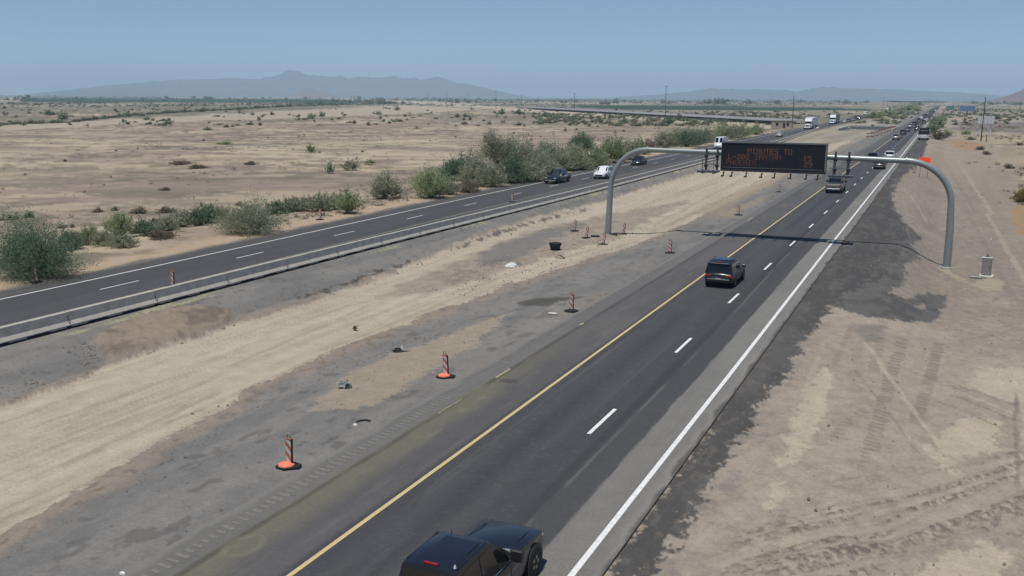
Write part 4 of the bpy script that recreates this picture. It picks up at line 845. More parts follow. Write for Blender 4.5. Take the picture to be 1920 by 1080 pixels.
near_shrub(666, 620, 9, 9, 'small dry weed growing in the middle of the haul track', 'leaf_e', 'dry_weed', 'spiky', 140, leaf=.03)
# shared bushes for the field: 8 shapes
SH = []
for i in range(8):
    m = ['leaf_a', 'leaf_c', 'leaf_d', 'leaf_b', 'leaf_f', 'leaf_f', 'leaf_d', 'leaf_a'][i]
    SH.append(leaf_mesh('scrub', *leaf_cloud(300+i, 900, 70, 'bush', .050), M[m]))
def field_shrub(P, W, H, k, label, group, cat='shrub', name='scrub_bush'):
    o = link(name, SH[k], None, P); o.scale = (W, W, H); o.rotation_euler.z = random.random()*6.28
    return tag(o, label, cat, group)
GS = 'scrub bushes scattered over the desert field'
for a in ((20, 412, 62, 18, 0), (54, 410, 28, 15, 1), (115, 428, 28, 15, 0), (136, 427, 12, 8, 2), (184, 399, 26, 11, 2), (216, 396, 18, 10, 2), (262, 400, 40, 14, 2), (312, 398, 52, 11, 2), (396, 390, 12, 9, 3), (450, 386, 24, 9, 2), (289, 416, 20, 8, 2), (658, 318, 38, 26, 0), (1078, 372, 0, 0, 0),
          (583, 285, 22, 16, 3), (695, 307, 30, 10, 3), (618, 324, 26, 22, 7), (122, 304, 10, 6, 2), (316, 234, 18, 9, 0), (388, 245, 22, 9, 3), (425, 240, 14, 8, 2), (585, 222, 20, 12, 3), (603, 219, 12, 14, 0), (510, 216, 12, 7, 2), (560, 219, 9, 6, 1), (420, 270, 40, 6, 3), (340, 307, 60, 6, 2), (470, 309, 34, 8, 2), (370, 314, 50, 6, 2), (310, 357, 30, 7, 2),
          (118, 224, 30, 22, 0), (95, 216, 28, 10, 1), (710, 215, 18, 9, 0), (745, 207, 16, 8, 2), (858, 221, 13, 9, 2), (872, 220, 13, 8, 2), (917, 234, 12, 9, 7), (1014, 227, 16, 9, 3), (940, 215, 18, 12, 1), (972, 214, 24, 10, 1), (1020, 219, 15, 8, 1), (1048, 222, 24, 9, 3), (1108, 223, 14, 8, 2), (1170, 229, 26, 7, 1), (1250, 232, 30, 14, 1), (1275, 226, 22, 14, 1), (1300, 233, 28, 12, 3), (1222, 229, 22, 10, 7), (1330, 231, 24, 8, 1), (1478, 238, 22, 10, 3), (800, 262, 0, 0, 0),
          (1760, 262, 40, 20, 6), (1748, 250, 26, 26, 3), (1762, 240, 26, 24, 3), (1752, 232, 22, 24, 0), (1768, 228, 20, 16, 3), (1775, 256, 30, 16, 3), (1820, 262, 24, 6, 2), (1812, 252, 22, 9, 3), (1862, 260, 0, 0, 0), (1850, 290, 18, 8, 6), (1892, 316, 22, 10, 6), (1838, 281, 24, 8, 6), (1912, 272, 20, 6, 2), (1870, 224, 18, 8, 2),
          (1640, 222, 44, 16, 3), (1664, 218, 44, 16, 3), (1684, 214, 40, 14, 0), (1700, 208, 34, 14, 3), (1714, 203, 26, 11, 0), (1656, 228, 32, 8, 3), (1606, 222, 20, 7, 2), (1692, 224, 20, 12, 3), (1680, 232, 18, 8, 3), (1720, 209, 24, 10, 3)):
    if not a[2]: continue
    P = G(a[0], a[1]); mp = m_per_px(P); gn = {2: 'brown dry', 6: 'brown dry'}.get(a[4], 'green')
    if a[0] > 1740: field_shrub(P, a[2]*mp, a[3]*mp, a[4], f'{gn} bush on the right side of the highway beyond the gantry', 'bushes right of the highway')
    elif a[0] > 1600: field_shrub(P, a[2]*mp, a[3]*mp, a[4], f'{gn} bush in the median between the queue and the far trucks', 'bushes in the far median')
    else: field_shrub(P, a[2]*mp, a[3]*mp, a[4], f'{gn} scrub clump alone on the open desert field', GS)
# hedge line crossing the field far left, and random scrub
HL = [(0, 234), (60, 232), (130, 230), (200, 222), (260, 216), (330, 212), (400, 208), (470, 204), (540, 200), (640, 197), (760, 194)]
hp = [G(*q)[:2] for q in HL]
for i in range(96):
    f = (i+random.random()*.6)/96*(len(hp)-1); k = min(int(f), len(hp)-2); q = hp[k]*(1-f+k)+hp[k+1]*(f-k); q = q*(1+random.gauss(0, .006))
    P = np.array([q[0], q[1], float(terrain(*q))]); mp = m_per_px(P); W = random.uniform(10, 22)*mp; field_shrub(P, W, W*random.uniform(.28, .45), random.choice([1, 4, 1, 4, 0]), 'dark green bush in the long hedge row crossing the field', 'bushes of the hedge row across the field', 'bush', 'hedge_bush')
cnt = 0
while cnt < 130:
    px, py = random.uniform(0, 1560), 194+random.random()**1.6*95
    if py > 300-(px-700)*.09 and px > 700: continue
    P = G(px, py); x, y = P[:2]
    if x > -66 or (fbm(np.array([x/60]), np.array([y/90]), 3, 77)[0] < .5 and random.random() < .75): continue
    mp = m_per_px(P); W = min(random.uniform(4, 12)*mp, 5)*(.7 if py > 240 else 1); field_shrub(P, W, W*random.uniform(.3, .7), random.choice([4, 5, 2, 0, 6, 1]), 'small scrub bush growing by itself on the open desert ground', GS); cnt += 1
# far woodland and brush that reads as a mass: one object, low clumps of leaf quads
def far_brush():
    rg = np.random.default_rng(5); Vs, Fs, Ls = [], [], []; base = [leaf_cloud(700+i, 36, 14, 'bush', .17) for i in range(6)]; n = 0
    def put(x, y, W, H):
        nonlocal n
        V, F, lv = base[rg.integers(0, 6)]; a = rg.random()*6.28; c, s = math.cos(a), math.sin(a)
        Q = np.stack([V[:, 0]*c-V[:, 1]*s, V[:, 0]*s+V[:, 1]*c, V[:, 2]], 1)*np.array([W, W, H])+np.array([x, y, float(terrain(x, y))-.05]); Vs.append(Q); Fs.append(F+n); Ls.append(lv); n += len(V)
    k = 0
    while k < 3000:
        px = rg.uniform(-30, 1960); py = 187+rg.random()**1.7*48
        d = ray(px, py); 
        if d[2] > -.002: continue
        P = d*(-CAM_H/d[2]); x, y = P[0], P[1]
        if -62 < x < -4 and not (-40 < x < -20): continue
        if x > -62 and y < 420: continue
        if P[1] > 4500: continue
        g = fbm(np.array([x/150]), np.array([y/260]), 4, 22)[0]
        if 190 < py < 208 and 1075 < px < 1660 and abs(py-203) < 4.5: continue
        if py < 193 and px < 760: continue
        if py > 199 and px < 1000 and rg.random() < .94: continue
        if g < .47 and rg.random() < .8: continue
        put(x, y, rg.uniform(2, 5.5)*(1+.5*(py < 195)), rg.uniform(.8, 2.2)); k += 1
    k = 0
    while k < 1500:                                       # tree belt near the horizon
        a = YAW+R(rg.uniform(-33, 33)); r = 2300*math.exp(rg.random()*1.1); x, y = -r*math.sin(a), r*math.cos(a)
        if -150 < x < 60: continue
        big = rg.random() < .06*(1+2*vn(np.array([a*14]), np.array([.5]), 3)[0]); H = rg.uniform(7, 13) if big else rg.uniform(2, 5); put(x, y, H*rg.uniform(1.2, 3.5), H); k += 1
    for (px, py, s, nn) in ((850, 181, 10, 7), (886, 182, 8, 3), (1345, 186, 14, 8), (1360, 184, 9, 4), (645, 180, 9, 6), (700, 181, 8, 5), (1150, 184, 9, 4), (1065, 183, 8, 3), (1720, 190, 8, 4), (1245, 187, 8, 4)):
        for i in range(nn):
            a = math.atan2(-ray(px, py)[0], ray(px, py)[1])+rg.normal()*.006; r = rg.uniform(1900, 2300); put(-r*math.sin(a), r*math.cos(a), s*1.3, s)
    V = np.concatenate(Vs); F = np.concatenate(Fs); lv = np.concatenate(Ls)
    tag(link('distant_brush', leaf_mesh('distant_brush', V, F, lv, M['leaf_f'])), kind='stuff')
far_brush()
# low dry tufts between the shrubs by the verge: countless, one object
def tufts():
    rg = np.random.default_rng(8); Vs, Fs, Ls = [], [], []; base = [leaf_cloud(800+i, 44, 12, 'bush', .085) for i in range(5)]; n = 0; k = 0
    while k < 500:                                        # right of the highway
        y = 110+rg.random()**.7*420; x = rg.uniform(5, 20+.12*y)
        if fbm(np.array([x/9]), np.array([y/22]), 3, 92)[0] < .50: continue
        V, F, lv = base[rg.integers(0, 5)]; W = rg.uniform(.4, 1.3)*(1+y/400); Vs.append(V*np.array([W, W, W*rg.uniform(.2, .5)])+np.array([x, y, float(terrain(x, y))])); Fs.append(F+n); Ls.append(lv); n += len(V); k += 1
    k = 0
    while k < 1500:
        y = rg.uniform(45, 260); e = float(np.interp(y, *LEFT_OUT)); x = e-2-rg.exponential(9)-.5
        if rg.random() < .45: x = rg.uniform(-190, -62); y = rg.uniform(60, 330)
        g = fbm(np.array([x/14]), np.array([y/20]), 3, 91)[0]
        if g < .54: continue
        if x > e-2.2: continue
        V, F, lv = base[rg.integers(0, 5)]; W = rg.uniform(.3, 1.1); H = W*rg.uniform(.25, .6); z = float(terrain(x, y))
        Vs.append(V*np.array([W, W, H])+np.array([x, y, z])); Fs.append(F+n); Ls.append(lv); n += len(V); k += 1
    tag(link('dry_tufts', leaf_mesh('dry_tufts', np.concatenate(Vs), np.concatenate(Fs), np.concatenate(Ls), M['leaf_d'])), kind='stuff')
tufts()

# ================================================================== VEHICLES
def wheel_meshes(r, w):
    t = MB().lathe([(r*.62, -w/2), (r*.93, -w/2), (r, -w/2+.03), (r, w/2-.03), (r*.93, w/2), (r*.62, w/2)], 20, (0, 0, 0), 0, 'x').mesh('tyre', M['tyre'], 40)
    b = MB(); b.lathe([(r*.64, -w*.46), (r*.64, w*.46)], 18, (0, 0, 0), 0, 'x')
    for k in range(5):
        a = k*2*math.pi/5
        for s in (-1, 1): b.box((s*w*.47, r*.33*math.cos(a), r*.33*math.sin(a)), (.02, .09, .09))
    return t, b.mesh('rim', M['rim'], 40)
_WH = {}
def vehicle(kind, name, label, cat, x, y, paint, rev=False, rz=0., L=4.7, W=1.88, H=1.7, group=None, z=.02, full=True, gh=None, roofk=None):
    t = thing(name, label, cat, (x, y, z), (math.pi if rev else 0)+R(rz), group); pm = M[paint]; hw = W/2; h2 = L/2
    suv, sedan, pick, van = kind == 'suv', kind == 'sedan', kind == 'pickup', kind == 'van'
    belt = {'suv': .60, 'sedan': .62, 'pickup': .58, 'van': .50}[kind]*H; hood = {'suv': .585, 'sedan': .56, 'pickup': .58, 'van': .46}[kind]*H
    zb = .22 if sedan else (.42 if pick else .30); r = {'suv': .36, 'sedan': .33, 'pickup': .42, 'van': .35}[kind]
    deck = belt+.02 if sedan else belt
    bedz = belt
    if pick: st = [(-h2, zb+.25, .93, zb+.12), (-h2+.06, belt-.05, .965, zb), (-h2+.2, belt, 1, zb-.05), (.10*L, belt, 1, zb-.1), (.17*L, belt, 1, zb-.1), (.21*L, hood+.03, .985, zb-.1), (.44*L, hood-.06, .96, zb-.05), (.485*L, hood-.18, .92, zb), (h2, hood-.45, .86, zb+.1)]
    elif van: st = [(-h2, belt, .96, zb+.1), (-h2+.06, belt, .99, zb), (.30*L, belt, 1, zb), (.36*L, hood+.1, .98, zb), (.47*L, hood-.12, .93, zb), (h2, hood-.40, .86, zb+.1)]
    else: st = [(-h2, belt-.28, .84, zb+.18), (-h2+.05, belt-.10, .91, zb+.06), (-h2+.18, deck, .955, zb), (-.30*L, deck, 1, zb-.02), (.0, belt, 1, zb-.04), (.20*L, belt-.01, 1, zb-.03), (.27*L, hood+.0, .985, zb-.02), (.42*L, hood-.09, .95, zb), (.475*L, hood-.19, .89, zb+.03), (h2, hood-.36, .80, zb+.12)]
    secs = []
    for (yy, zt, k, z0) in st:
        w = hw*k; d = zt-z0
        q = [(w*.84, z0), (w*.965, z0+.10*d), (w, z0+.42*d), (w*.992, z0+.72*d), (w*.955, zt-.045), (w*.88, zt), (0, zt+.025)]
        secs.append([(a, yy, b) for a, b in q]+[(-a, yy, b) for a, b in q[-2::-1]])
    body = MB().loft([s[::-1] for s in secs], 0, closed=True).build('body', pm, t, 38)
    # greenhouse
    if suv: g = (-.475*L, -.43*L, .055*L, .205*L)
    elif sedan: g = (-.36*L, -.20*L, .05*L, .20*L)
    elif pick: g = (-.245*L, -.225*L, .065*L, .19*L)
    else: g = (-.498*L, -.485*L, .285*L, .37*L)
    if gh: g = tuple(q*L for q in gh)
    yb1, yr1, yr0, yb0 = g; wb = hw*(.93 if not van else .97); wr = hw*(.74 if sedan else .73 if pick else .80) if not van else hw*.86
    if roofk: wr = hw*roofk
    def wt(zz): return wb+(wr-wb)*(zz-belt)/(H-belt)
    mid = (yr0+yr1)/2
    prof = [(yb1, belt-.02), (yr1, H-.05), (yr1+.14*(mid-yr1)+.05, H-.012), (mid, H), (yr0-.08, H-.02), (yr0, H-.05), (yb0, belt-.02)]
    secs = []
    for yy, zt in prof:
        zt = max(zt, belt-.02); w = wt(zt)
        q = [(wb, belt-.03), (w, zt), (w*.90, zt+.028), (w*.5, zt+.045), (0, zt+.05)]; secs.append([(a, yy, b) for a, b in q]+[(-a, yy, b) for a, b in q[-2::-1]])
    cabin = MB().loft([s[::-1] for s in secs], 0, closed=True).build('cabin', pm, t, 34)
    def pane(nm, pts, parent=cabin, m='glass', off=.007):
        p = [Vector(q) for q in pts]; n = (p[1]-p[0]).cross(p[2]-p[0]).normalized(); c = sum(p, Vector())/len(p)
        if n.dot(c-Vector((0, mid, belt))) < 0: n = -n; p = p[::-1]
        p = [q+n*off for q in p]; return MB().add(p+[q-n*.05 for q in p], [tuple(range(len(p)))]+[(i, len(p)+i, len(p)+(i+1) % len(p), (i+1) % len(p)) for i in range(len(p))]).build(nm, M[m], parent)
    # windscreen and rear glass, each in two longitudinal strips following the crown
    def lerp(a, b, k): return a+(b-a)*k
    def front(k, sx, y0, y1, z1=H-.05): zz = lerp(belt-.02, z1, k); return (sx*wt(zz)*.90, lerp(y0, y1, k), zz+.03)
    pane('windscreen', [front(.10, -1, yb0, yr0), front(.10, 1, yb0, yr0), front(.92, 1, yb0, yr0), front(.92, -1, yb0, yr0)])
    if full or not van: pane('rear_window', [front(.20, -1, yb1, yr1), front(.20, 1, yb1, yr1), front(.88, 1, yb1, yr1), front(.88, -1, yb1, yr1)])
    for s in (-1, 1):
        def side(yy, k):
            zz = lerp(belt, H-.075, k); return (s*(wt(zz)+.001), yy, zz)
        yf0, yf1 = lerp(yb0, yr0, .12)-.16, lerp(yb0, yr0, .9)-.10; yre0, yre1 = lerp(yb1, yr1, .15)+.14, lerp(yb1, yr1, .9)+.12
        ym = (yf1+yre1)/2+.1
        if van: pane('side_window', [side(yf0, .12), side(yf0-.9, .12), side(yf0-.9, .72), side(yf1+.05, .72)])
        else:
            pane('side_window', [side(yf0, .06), side(ym+.04, .06), side(ym+.04, .94), side(yf1, .94)]); 
            if suv:
                yq = lerp(yre1, ym, .34); pane('side_window', [side(ym-.04, .06), side(yq+.04, .06), side(yq+.04, .94), side(ym-.04, .94)]); pane('side_window', [side(yq-.04, .10), side(yre0, .14), side(yre1, .88), side(yq-.04, .94)])
            else: pane('side_window', [side(ym-.04, .06), side(yre0, .08), side(yre1, .92), side(ym-.04, .94)])
        if full: MB().bar((s*(wb+.012), yf0, belt+.01), (s*(wb+.012), yre0, belt+.015), .014, 0, 6).build('window_trim', M['chrome'], cabin)
    # wheels
    if (r, W) not in _WH: _WH[(r, W)] = wheel_meshes(r, .25)
    tm, rm = _WH[(r, W)]
    fa, ra = .315*L if not van else .33*L, -.29*L
    if pick: fa, ra = .365*L, -.30*L
    for yy in (fa, ra):
        for s in (-1, 1):
            wl = link('wheel', tm, t, (s*(hw-.110), yy, r-.02)); link('rim', rm, wl)
            MB().lathe([(r+.055, -.006), (r+.055, .006)], 20, (s*(hw-.004), yy, r+.0), 0, 'x').build('wheel_arch', M['trim'], t)
    # lamps, bumpers, plate, mirrors
    zt = belt-.20
    for s in (-1, 1):
        if van: MB().box((s*hw*.86, -h2+.0, belt+.25), (.12, .06, .5)).build('tail_lamp', M['tail'], t)
        elif pick: MB().box((s*hw*.90, -h2+.10, belt-.27), (.15, .16, .40), bev=.02).build('tail_lamp', M['tail'], t)
        else: MB().box((s*hw*.72, -h2+.055, zt+.03), (hw*.42, .16, .15), bev=.03, rz=s*.28).build('tail_lamp', M['tail'], t)
        MB().box((s*hw*.70, h2-.16, hood-.30), (hw*.40, .26, .17), bev=.04, rz=-s*.38).build('headlamp', M['lamp'], t)
        mir = MB().box((s*(hw+.13), lerp(yb0, yr0, .2)-.12, belt+(.10 if not pick else .17)), (.24 if not pick else .30, .15, .19 if not pick else .31), bev=.03); mo = mir.build('wing_mirror', pm if not pick else M['trim'], t)
        if full:
            for yy in (.02*L, -.17*L): MB().box((s*(hw*.995+.012), yy, belt-.16), (.03, .2, .035), bev=.008).build('door_handle', pm, t)
            if suv: MB().bar((s*wr*.86, yr1+.1, H+.085), (s*wr*.86, yr0-.15, H+.08), .022, 0, 6).build('roof_rail', M['trim'], cabin)
    MB().box((0, h2-.03, zb+.26), (W*.62, .10, .22), bev=.03).build('grille', M['trim'], t); MB().box((0, h2-.05, zb+.04), (W*.80, .2, .16), bev=.04).build('front_bumper', M['chrome'] if pick and full else M['trim'], t)
    MB().box((0, -h2+.03, zb+.20 if not pick else zb+.12), (W*.82, .16, .24), bev=.05).build('rear_bumper', M['trim'] if not pick else M['metal_grey'], t)
    MB().box((0, -h2-.012 if not pick else -h2-.06, belt-.38 if not pick else zb+.13), (.34, .03, .17)).build('licence_plate', M['plate'], t)
    if pick:
        # bed: flat dark sheet on the closed body stands in for its shaded interior
        b0, b1 = -h2+.10, yb1-.06; MB().box((0, (b0+b1)/2, belt+.034), (W*.80, b1-b0, .02)).build('bed_shade_sheet', M['trim'], t)
        MB().box((0, -h2+.055, belt-.02), (W*.86, .07, .16), bev=.02).build('tailgate_top', pm, t); MB().box((0, -h2+.02, belt-.3), (W*.72, .05, .42), bev=.02).build('tailgate', pm, t)
        for s in (-1, 1): MB().box((s*W*.455, (b0+b1)/2, belt+.03), (.10, b1-b0, .07), bev=.02).build('bed_rail', pm, t)
    if suv or sedan: MB().box((0, -h2+.0, belt-.27), (W*.5, .05, .03)).build('tailgate_trim', M['chrome'], t)
    MB().box((0, yr1+.08, H+.035), (.34, .06, .03)).build('brake_light', M['tail'], cabin)
    return t, dict(belt=belt, hood=hood, H=H, g=g, hw=hw, h2=h2, wr=wr, cabin=cabin, body=body)

# nearest pickup at the bottom edge of the picture
t, d = vehicle('pickup', 'pickup_truck', 'dark navy pickup cut by the bottom edge of the picture', 'pickup', -9.31, 18.02, 'p_navy', L=6.0, W=1.79, H=1.91, gh=(-.29, -.268, .003, .182), roofk=.74)
cb = d['cabin']; yb1, yr1, yr0, yb0 = d['g']
MB().box((.10, (yr0+yr1)/2+.28, d['H']+.042), (.86, .55, .016), bev=.006).build('sunroof', M['p_navy'], cb)
for s in (-1, 1):
    MB().tube([(s*d['wr']*.93, yr1+.1, d['H']+.02), (s*d['wr']*.93, yr0-.1, d['H']+.005)], .012, 6).build('roof_ditch', M['trim'], cb)
    MB().box((s*.40+.02, yb0+.02, d['belt']+.035), (.66, .035, .02), rz=-s*.08).build('wiper', M['metal_grey'], d['body'])
    MB().tube([(s*(d['hw']+.0), yb0-.12, d['belt']+.08), (s*(d['hw']+.22), yb0-.14, d['belt']+.10)], .03, 6).build('mirror_arm', M['trim'], t)
for s in (-1, 1):
    MB().tube([(s*.64, yb0+.25, d['belt']+.022), (s*.61, yb0+1.0, d['hood']-.0), (s*.57, yb0+1.7, d['hood']-.09)], .008, 5).build('hood_seam', M['black'], d['body'])
    for yy in (yb0-.35, (yr0+yr1)/2+.1, yr1+.05): MB().box((s*(d['hw']+.001), yy, d['belt']-.30), (.006, .014, .5)).build('door_seam', M['black'], d['body'])
MB().box((0, yb0+.10, d['belt']+.008), (1.30, .22, .05), bev=.015).build('cowl_with_reflection', M['galv'], d['body'])  # pale panel also carries the sky reflection of the windscreen base as colour
MB().lathe([(.035, 0), (.025, .05), (.006, .09)], 8, (d['wr']*.86, yr1+.10, d['H']+.03)).build('antenna', M['lamp'], cb)
MB().lathe([(.012, 0), (.008, .10)], 6, (-.25, yr0-.12, d['H']+.04)).build('antenna', M['trim'], cb)
# crossover ahead of it
t, d = vehicle('suv', 'crossover_car', 'black crossover car driving away in the left lane before the gantry shadow', 'car', -12.25, 61.3, 'p_black', L=4.5, W=1.86, H=1.60)
MB().box((0, (d['g'][2]+d['g'][1])/2+.25, d['H']+.05), (.95, .95, .02), bev=.008).build('sunroof', M['glass'], d['cabin'])
MB().box((0, d['g'][1]-.02, d['H']-.03), (1.25, .26, .04), bev=.015).build('rear_spoiler', M['p_black'], d['cabin'])
# vehicles beyond the gantry, driving away
t, d = vehicle('pickup', 'pickup_truck', 'grey tan pickup driving away under the right end of the message sign', 'pickup', -12.2, 129.6, 'p_tan', L=5.8, W=2.02, H=1.92)
vehicle('sedan', 'sedan_car', 'black sedan driving away just under the gantry beam at right', 'car', -9.6, 176.6, 'p_black', L=4.8, W=1.86, H=1.45)
vehicle('suv', 'crossover_car', 'black crossover half hidden behind the gantry beam in the left lane', 'car', -12.0, 197.2, 'p_black', L=4.8, W=1.95, H=1.7)
vehicle('suv', 'crossover_car', 'white roofed crossover just above the gantry beam in the right lane', 'car', -9.3, 204.0, 'p_white', L=4.8, W=1.9, H=1.75)
GQ = 'cars queueing on the right carriageway'
vehicle('suv', 'crossover_car', 'silver crossover alone in the left lane beyond the gantry', 'car', -12.7, 304.8, 'p_silver', L=4.7, W=1.9, H=1.75)
for (dx, dy, p, k, lb) in ((-12.55, 349, 'p_black', 'suv', 'black car directly ahead of the silver crossover'), (-12.4, 384, 'p_navy', 'sedan', 'dark blue car second ahead of the silver crossover'), (-13.0, 432, 'p_silver', 'suv', 'pale silver car third ahead of the silver crossover'), (-9.5, 399, 'p_black', 'sedan', 'black sedan in the right lane beside the white work truck')):
    vehicle(k, 'queue_car', lb, 'car', dx, dy+2.3, p, group=GQ, full=False, H=1.7 if k == 'suv' else 1.46)
ql = [(-12.6, 478, 'p_black', 'suv'), (-9.3, 520, 'p_black', 'suv'), (-12.6, 512, 'p_navy', 'sedan'), (-9.3, 566, 'p_white', 'suv'), (-12.6, 560, 'p_black', 'pickup'), (-12.6, 606, 'p_white', 'van'), (-9.3, 628, 'p_black', 'sedan'), (-12.6, 660, 'p_navy', 'suv'), (-9.3, 700, 'p_grey', 'suv'), (-12.6, 725, 'p_black', 'suv'), (-9.3, 790, 'p_black', 'sedan'), (-12.6, 830, 'p_silver', 'suv'), (-9.3, 900, 'p_red', 'suv'), (-12.6, 960, 'p_black', 'suv'), (-9.3, 1040, 'p_silver', 'sedan'), (-12.6, 1120, 'p_grey', 'suv'), (-9.3, 1250, 'p_black', 'suv'), (-12.6, 1380, 'p_silver', 'suv')]
cn = {'p_black': 'black', 'p_navy': 'dark blue', 'p_white': 'white', 'p_silver': 'silver', 'p_grey': 'slate grey', 'p_red': 'dark red'}
kn = {'suv': 'crossover', 'sedan': 'sedan', 'pickup': 'pickup', 'van': 'van'}
pos = ['nearest part', 'second row', 'third row', 'fourth row', 'fifth row', 'sixth row', 'seventh row', 'eighth row', 'ninth row', 'tenth row', 'eleventh row', 'twelfth row', 'thirteenth row', 'fourteenth row', 'fifteenth row', 'sixteenth row', 'seventeenth row', 'farthest end']
for i, (dx, dy, p, k) in enumerate(ql):
    vehicle(k, 'queue_car', f'{cn[p]} {kn[k]} at the {pos[i]} of the dense queue, {"left" if dx < -11 else "right"} lane', 'car', dx, dy, p, group=GQ, full=False, H={'suv': 1.72, 'sedan': 1.46, 'pickup': 1.9, 'van': 2.3}[k], L=4.7 if k != 'pickup' else 5.6)
# opposite carriageway, coming towards the camera
vehicle('pickup', 'pickup_truck', 'dark teal pickup coming towards the camera on the far carriageway', 'pickup', -49.4, 125.4, 'p_dkgreen', True, L=5.7, W=1.98, H=1.86)
vehicle('suv', 'crossover_car', 'white crossover coming towards the camera on the far carriageway', 'car', -46.0, 135.6, 'p_white', True, L=4.75, W=1.92, H=1.72)
vehicle('sedan', 'sedan_car', 'black sedan coming towards the camera beside the left gantry arm', 'car', -49.7, 166.0, 'p_black', True, L=4.9, W=1.88, H=1.5)
vehicle('van', 'panel_van', 'tall white panel van partly hidden by the left end of the message sign', 'van', -48.5, 229.5, 'p_white', True, L=6.6, W=2.05, H=2.75)
vehicle('sedan', 'sedan_car', 'silver sedan on the far carriageway above the message sign', 'car', -47.3, 310.6, 'p_silver', True, L=4.8, W=1.86, H=1.48)
def semi(x, y, label, cabm, trm, rev=True, z=.02):
    t = thing('semi_truck', label, 'truck', (x, y, z), math.pi if rev else 0); F = 8.0
    MB().box((0, F-1.0, 1.25), (1.7, 2.2, 1.35), bev=.30).build('hood', M[cabm], t, 40)
    cab = MB().box((0, F-3.1, 1.75), (2.35, 2.4, 2.3), bev=.12).build('cab', M[cabm], t, 40)
    MB().loft([[(-1.15, yy, 2.88), (1.15, yy, 2.88), (1.12, yy, zz), (-1.12, yy, zz)] for yy, zz in ((F-4.3, 3.9), (F-3.4, 3.85), (F-2.5, 3.35), (F-2.0, 2.9))], closed=True).build('roof_fairing', M[cabm], cab, 40)
    MB().box((0, F-1.93, 2.35), (2.1, .10, .75)).build('windscreen', M['glass'], cab)
    for s in (-1, 1):
        MB().box((s*1.165, F-2.6, 2.3), (.05, .9, .65)).build('side_window', M['glass'], cab); MB().box((s*1.38, F-1.9, 2.2), (.18, .15, .6), bev=.03).build('wing_mirror', M['trim'], cab)
        MB().box((s*.72, F+.06, 1.05), (.35, .12, .22)).build('headlamp', M['lamp'], t); MB().lathe([(.09, 0), (.09, 2.3)], 8, (s*1.2, F-4.45, 1.4)).build('exhaust_stack', M['chrome'], t)
    MB().box((0, F+.10, 1.2), (.9, .1, .9)).build('grille', M['chrome'], t); MB().box((0, F+.14, .62), (2.3, .25, .4), bev=.08).build('bumper', M['chrome'], t)
    MB().box((0, F-4.2, .85), (1.0, 7.5, .3)).build('frame', M['trim'], t)
    MB().box((0, F-12.2, 2.62), (2.58, 14.4, 2.85), bev=.03).build('trailer', M[trm], t); MB().box((0, F-16, .95), (1.4, 6, .35)).build('trailer_frame', M['trim'], t)
    wm = MB().lathe([(.3, -.2), (.5, -.2), (.52, 0), (.5, .2), (.3, .2)], 16, (0, 0, 0), 0, 'x').mesh('wheel', M['tyre'], 40)
    for yy in (F-.9, F-5.6, F-6.9, F-17, F-18.3):
        for s in (-1, 1): link('wheel', wm, t, (s*1.05, yy, .50))
    return t
q_ = semi(-48.8, 398, 'white semi truck with white trailer leading on the far carriageway', 'p_white', 'trailer')
q_.scale = (1.12, 1.12, 1.12); q_ = semi(-48.6, 485, 'semi truck with white cab and grey trailer behind the white one', 'p_white', 'trailer_grey')
q_.scale = (1.12, 1.12, 1.12); semi(-48.8, 945, 'distant white fronted semi truck above the median trees', 'p_white', 'trailer_grey')
for i, (dx, dy, p, k) in enumerate(((-45.6, 505, 'p_silver', 'sedan'), (-45.6, 528, 'p_black', 'suv'), (-45.6, 556, 'p_grey', 'suv'), (-45.6, 590, 'p_black', 'pickup'), (-48.8, 640, 'p_black', 'suv'))):
    vehicle(k, 'queue_car', f'{cn[p]} {kn[k]}, {["first", "second", "third", "fourth", "fifth"][i]} in the file right of the grey trailer', 'car', dx, dy, p, True, group='cars following the semi trucks', full=False, H={'suv': 1.75, 'sedan': 1.46, 'pickup': 1.9}[k])
def box_truck(x, y, label, rev, cabm='p_white', boxm='bldg_white', tower=False):
    t = thing('work_truck', label, 'truck', (x, y, .02), math.pi if rev else 0)
    MB().box((0, 2.9, 1.45), (2.2, 1.9, 1.9), bev=.2).build('cab', M[cabm], t, 40); MB().box((0, 3.86, 1.85), (1.9, .06, .65)).build('windscreen', M['glass'], t); MB().box((0, 4.2, .95), (2.0, .9, .8), bev=.15).build('hood', M[cabm], t, 40)
    if tower: MB().loft([[(-a, -2.4+b, z), (a, -2.4+b, z), (a, -.2-b, z), (-a, -.2-b, z)] for a, b, z in ((1.2, 0, .9), (1.15, .1, 1.6), (.35, .9, 2.3), (.2, 1.0, 3.6), (.5, .8, 3.9))], closed=True).build('hopper', M[boxm], t)
    else: MB().box((0, -1.2, 2.3), (2.5, 6, 2.7), bev=.04).build('cargo_box', M[boxm], t)
    MB().box((0, -.5, .75), (1.0, 7.5, .3)).build('frame', M['trim'], t)
    wm = MB().lathe([(.25, -.18), (.46, -.18), (.48, 0), (.46, .18), (.25, .18)], 14, (0, 0, 0), 0, 'x').mesh('wheel', M['tyre'], 40)
    for yy in (3.3, -2.3):
        for s in (-1, 1): link('wheel', wm, t, (s*1.0, yy, .46))
    return t
box_truck(-48.4, 680, 'white box truck left of the pair above the underpass', True); box_truck(-45.2, 700, 'white tank topped truck right of the pair above the underpass', True, tower=True)
box_truck(-48.5, 1420, 'tiny white truck far along the far carriageway', True)
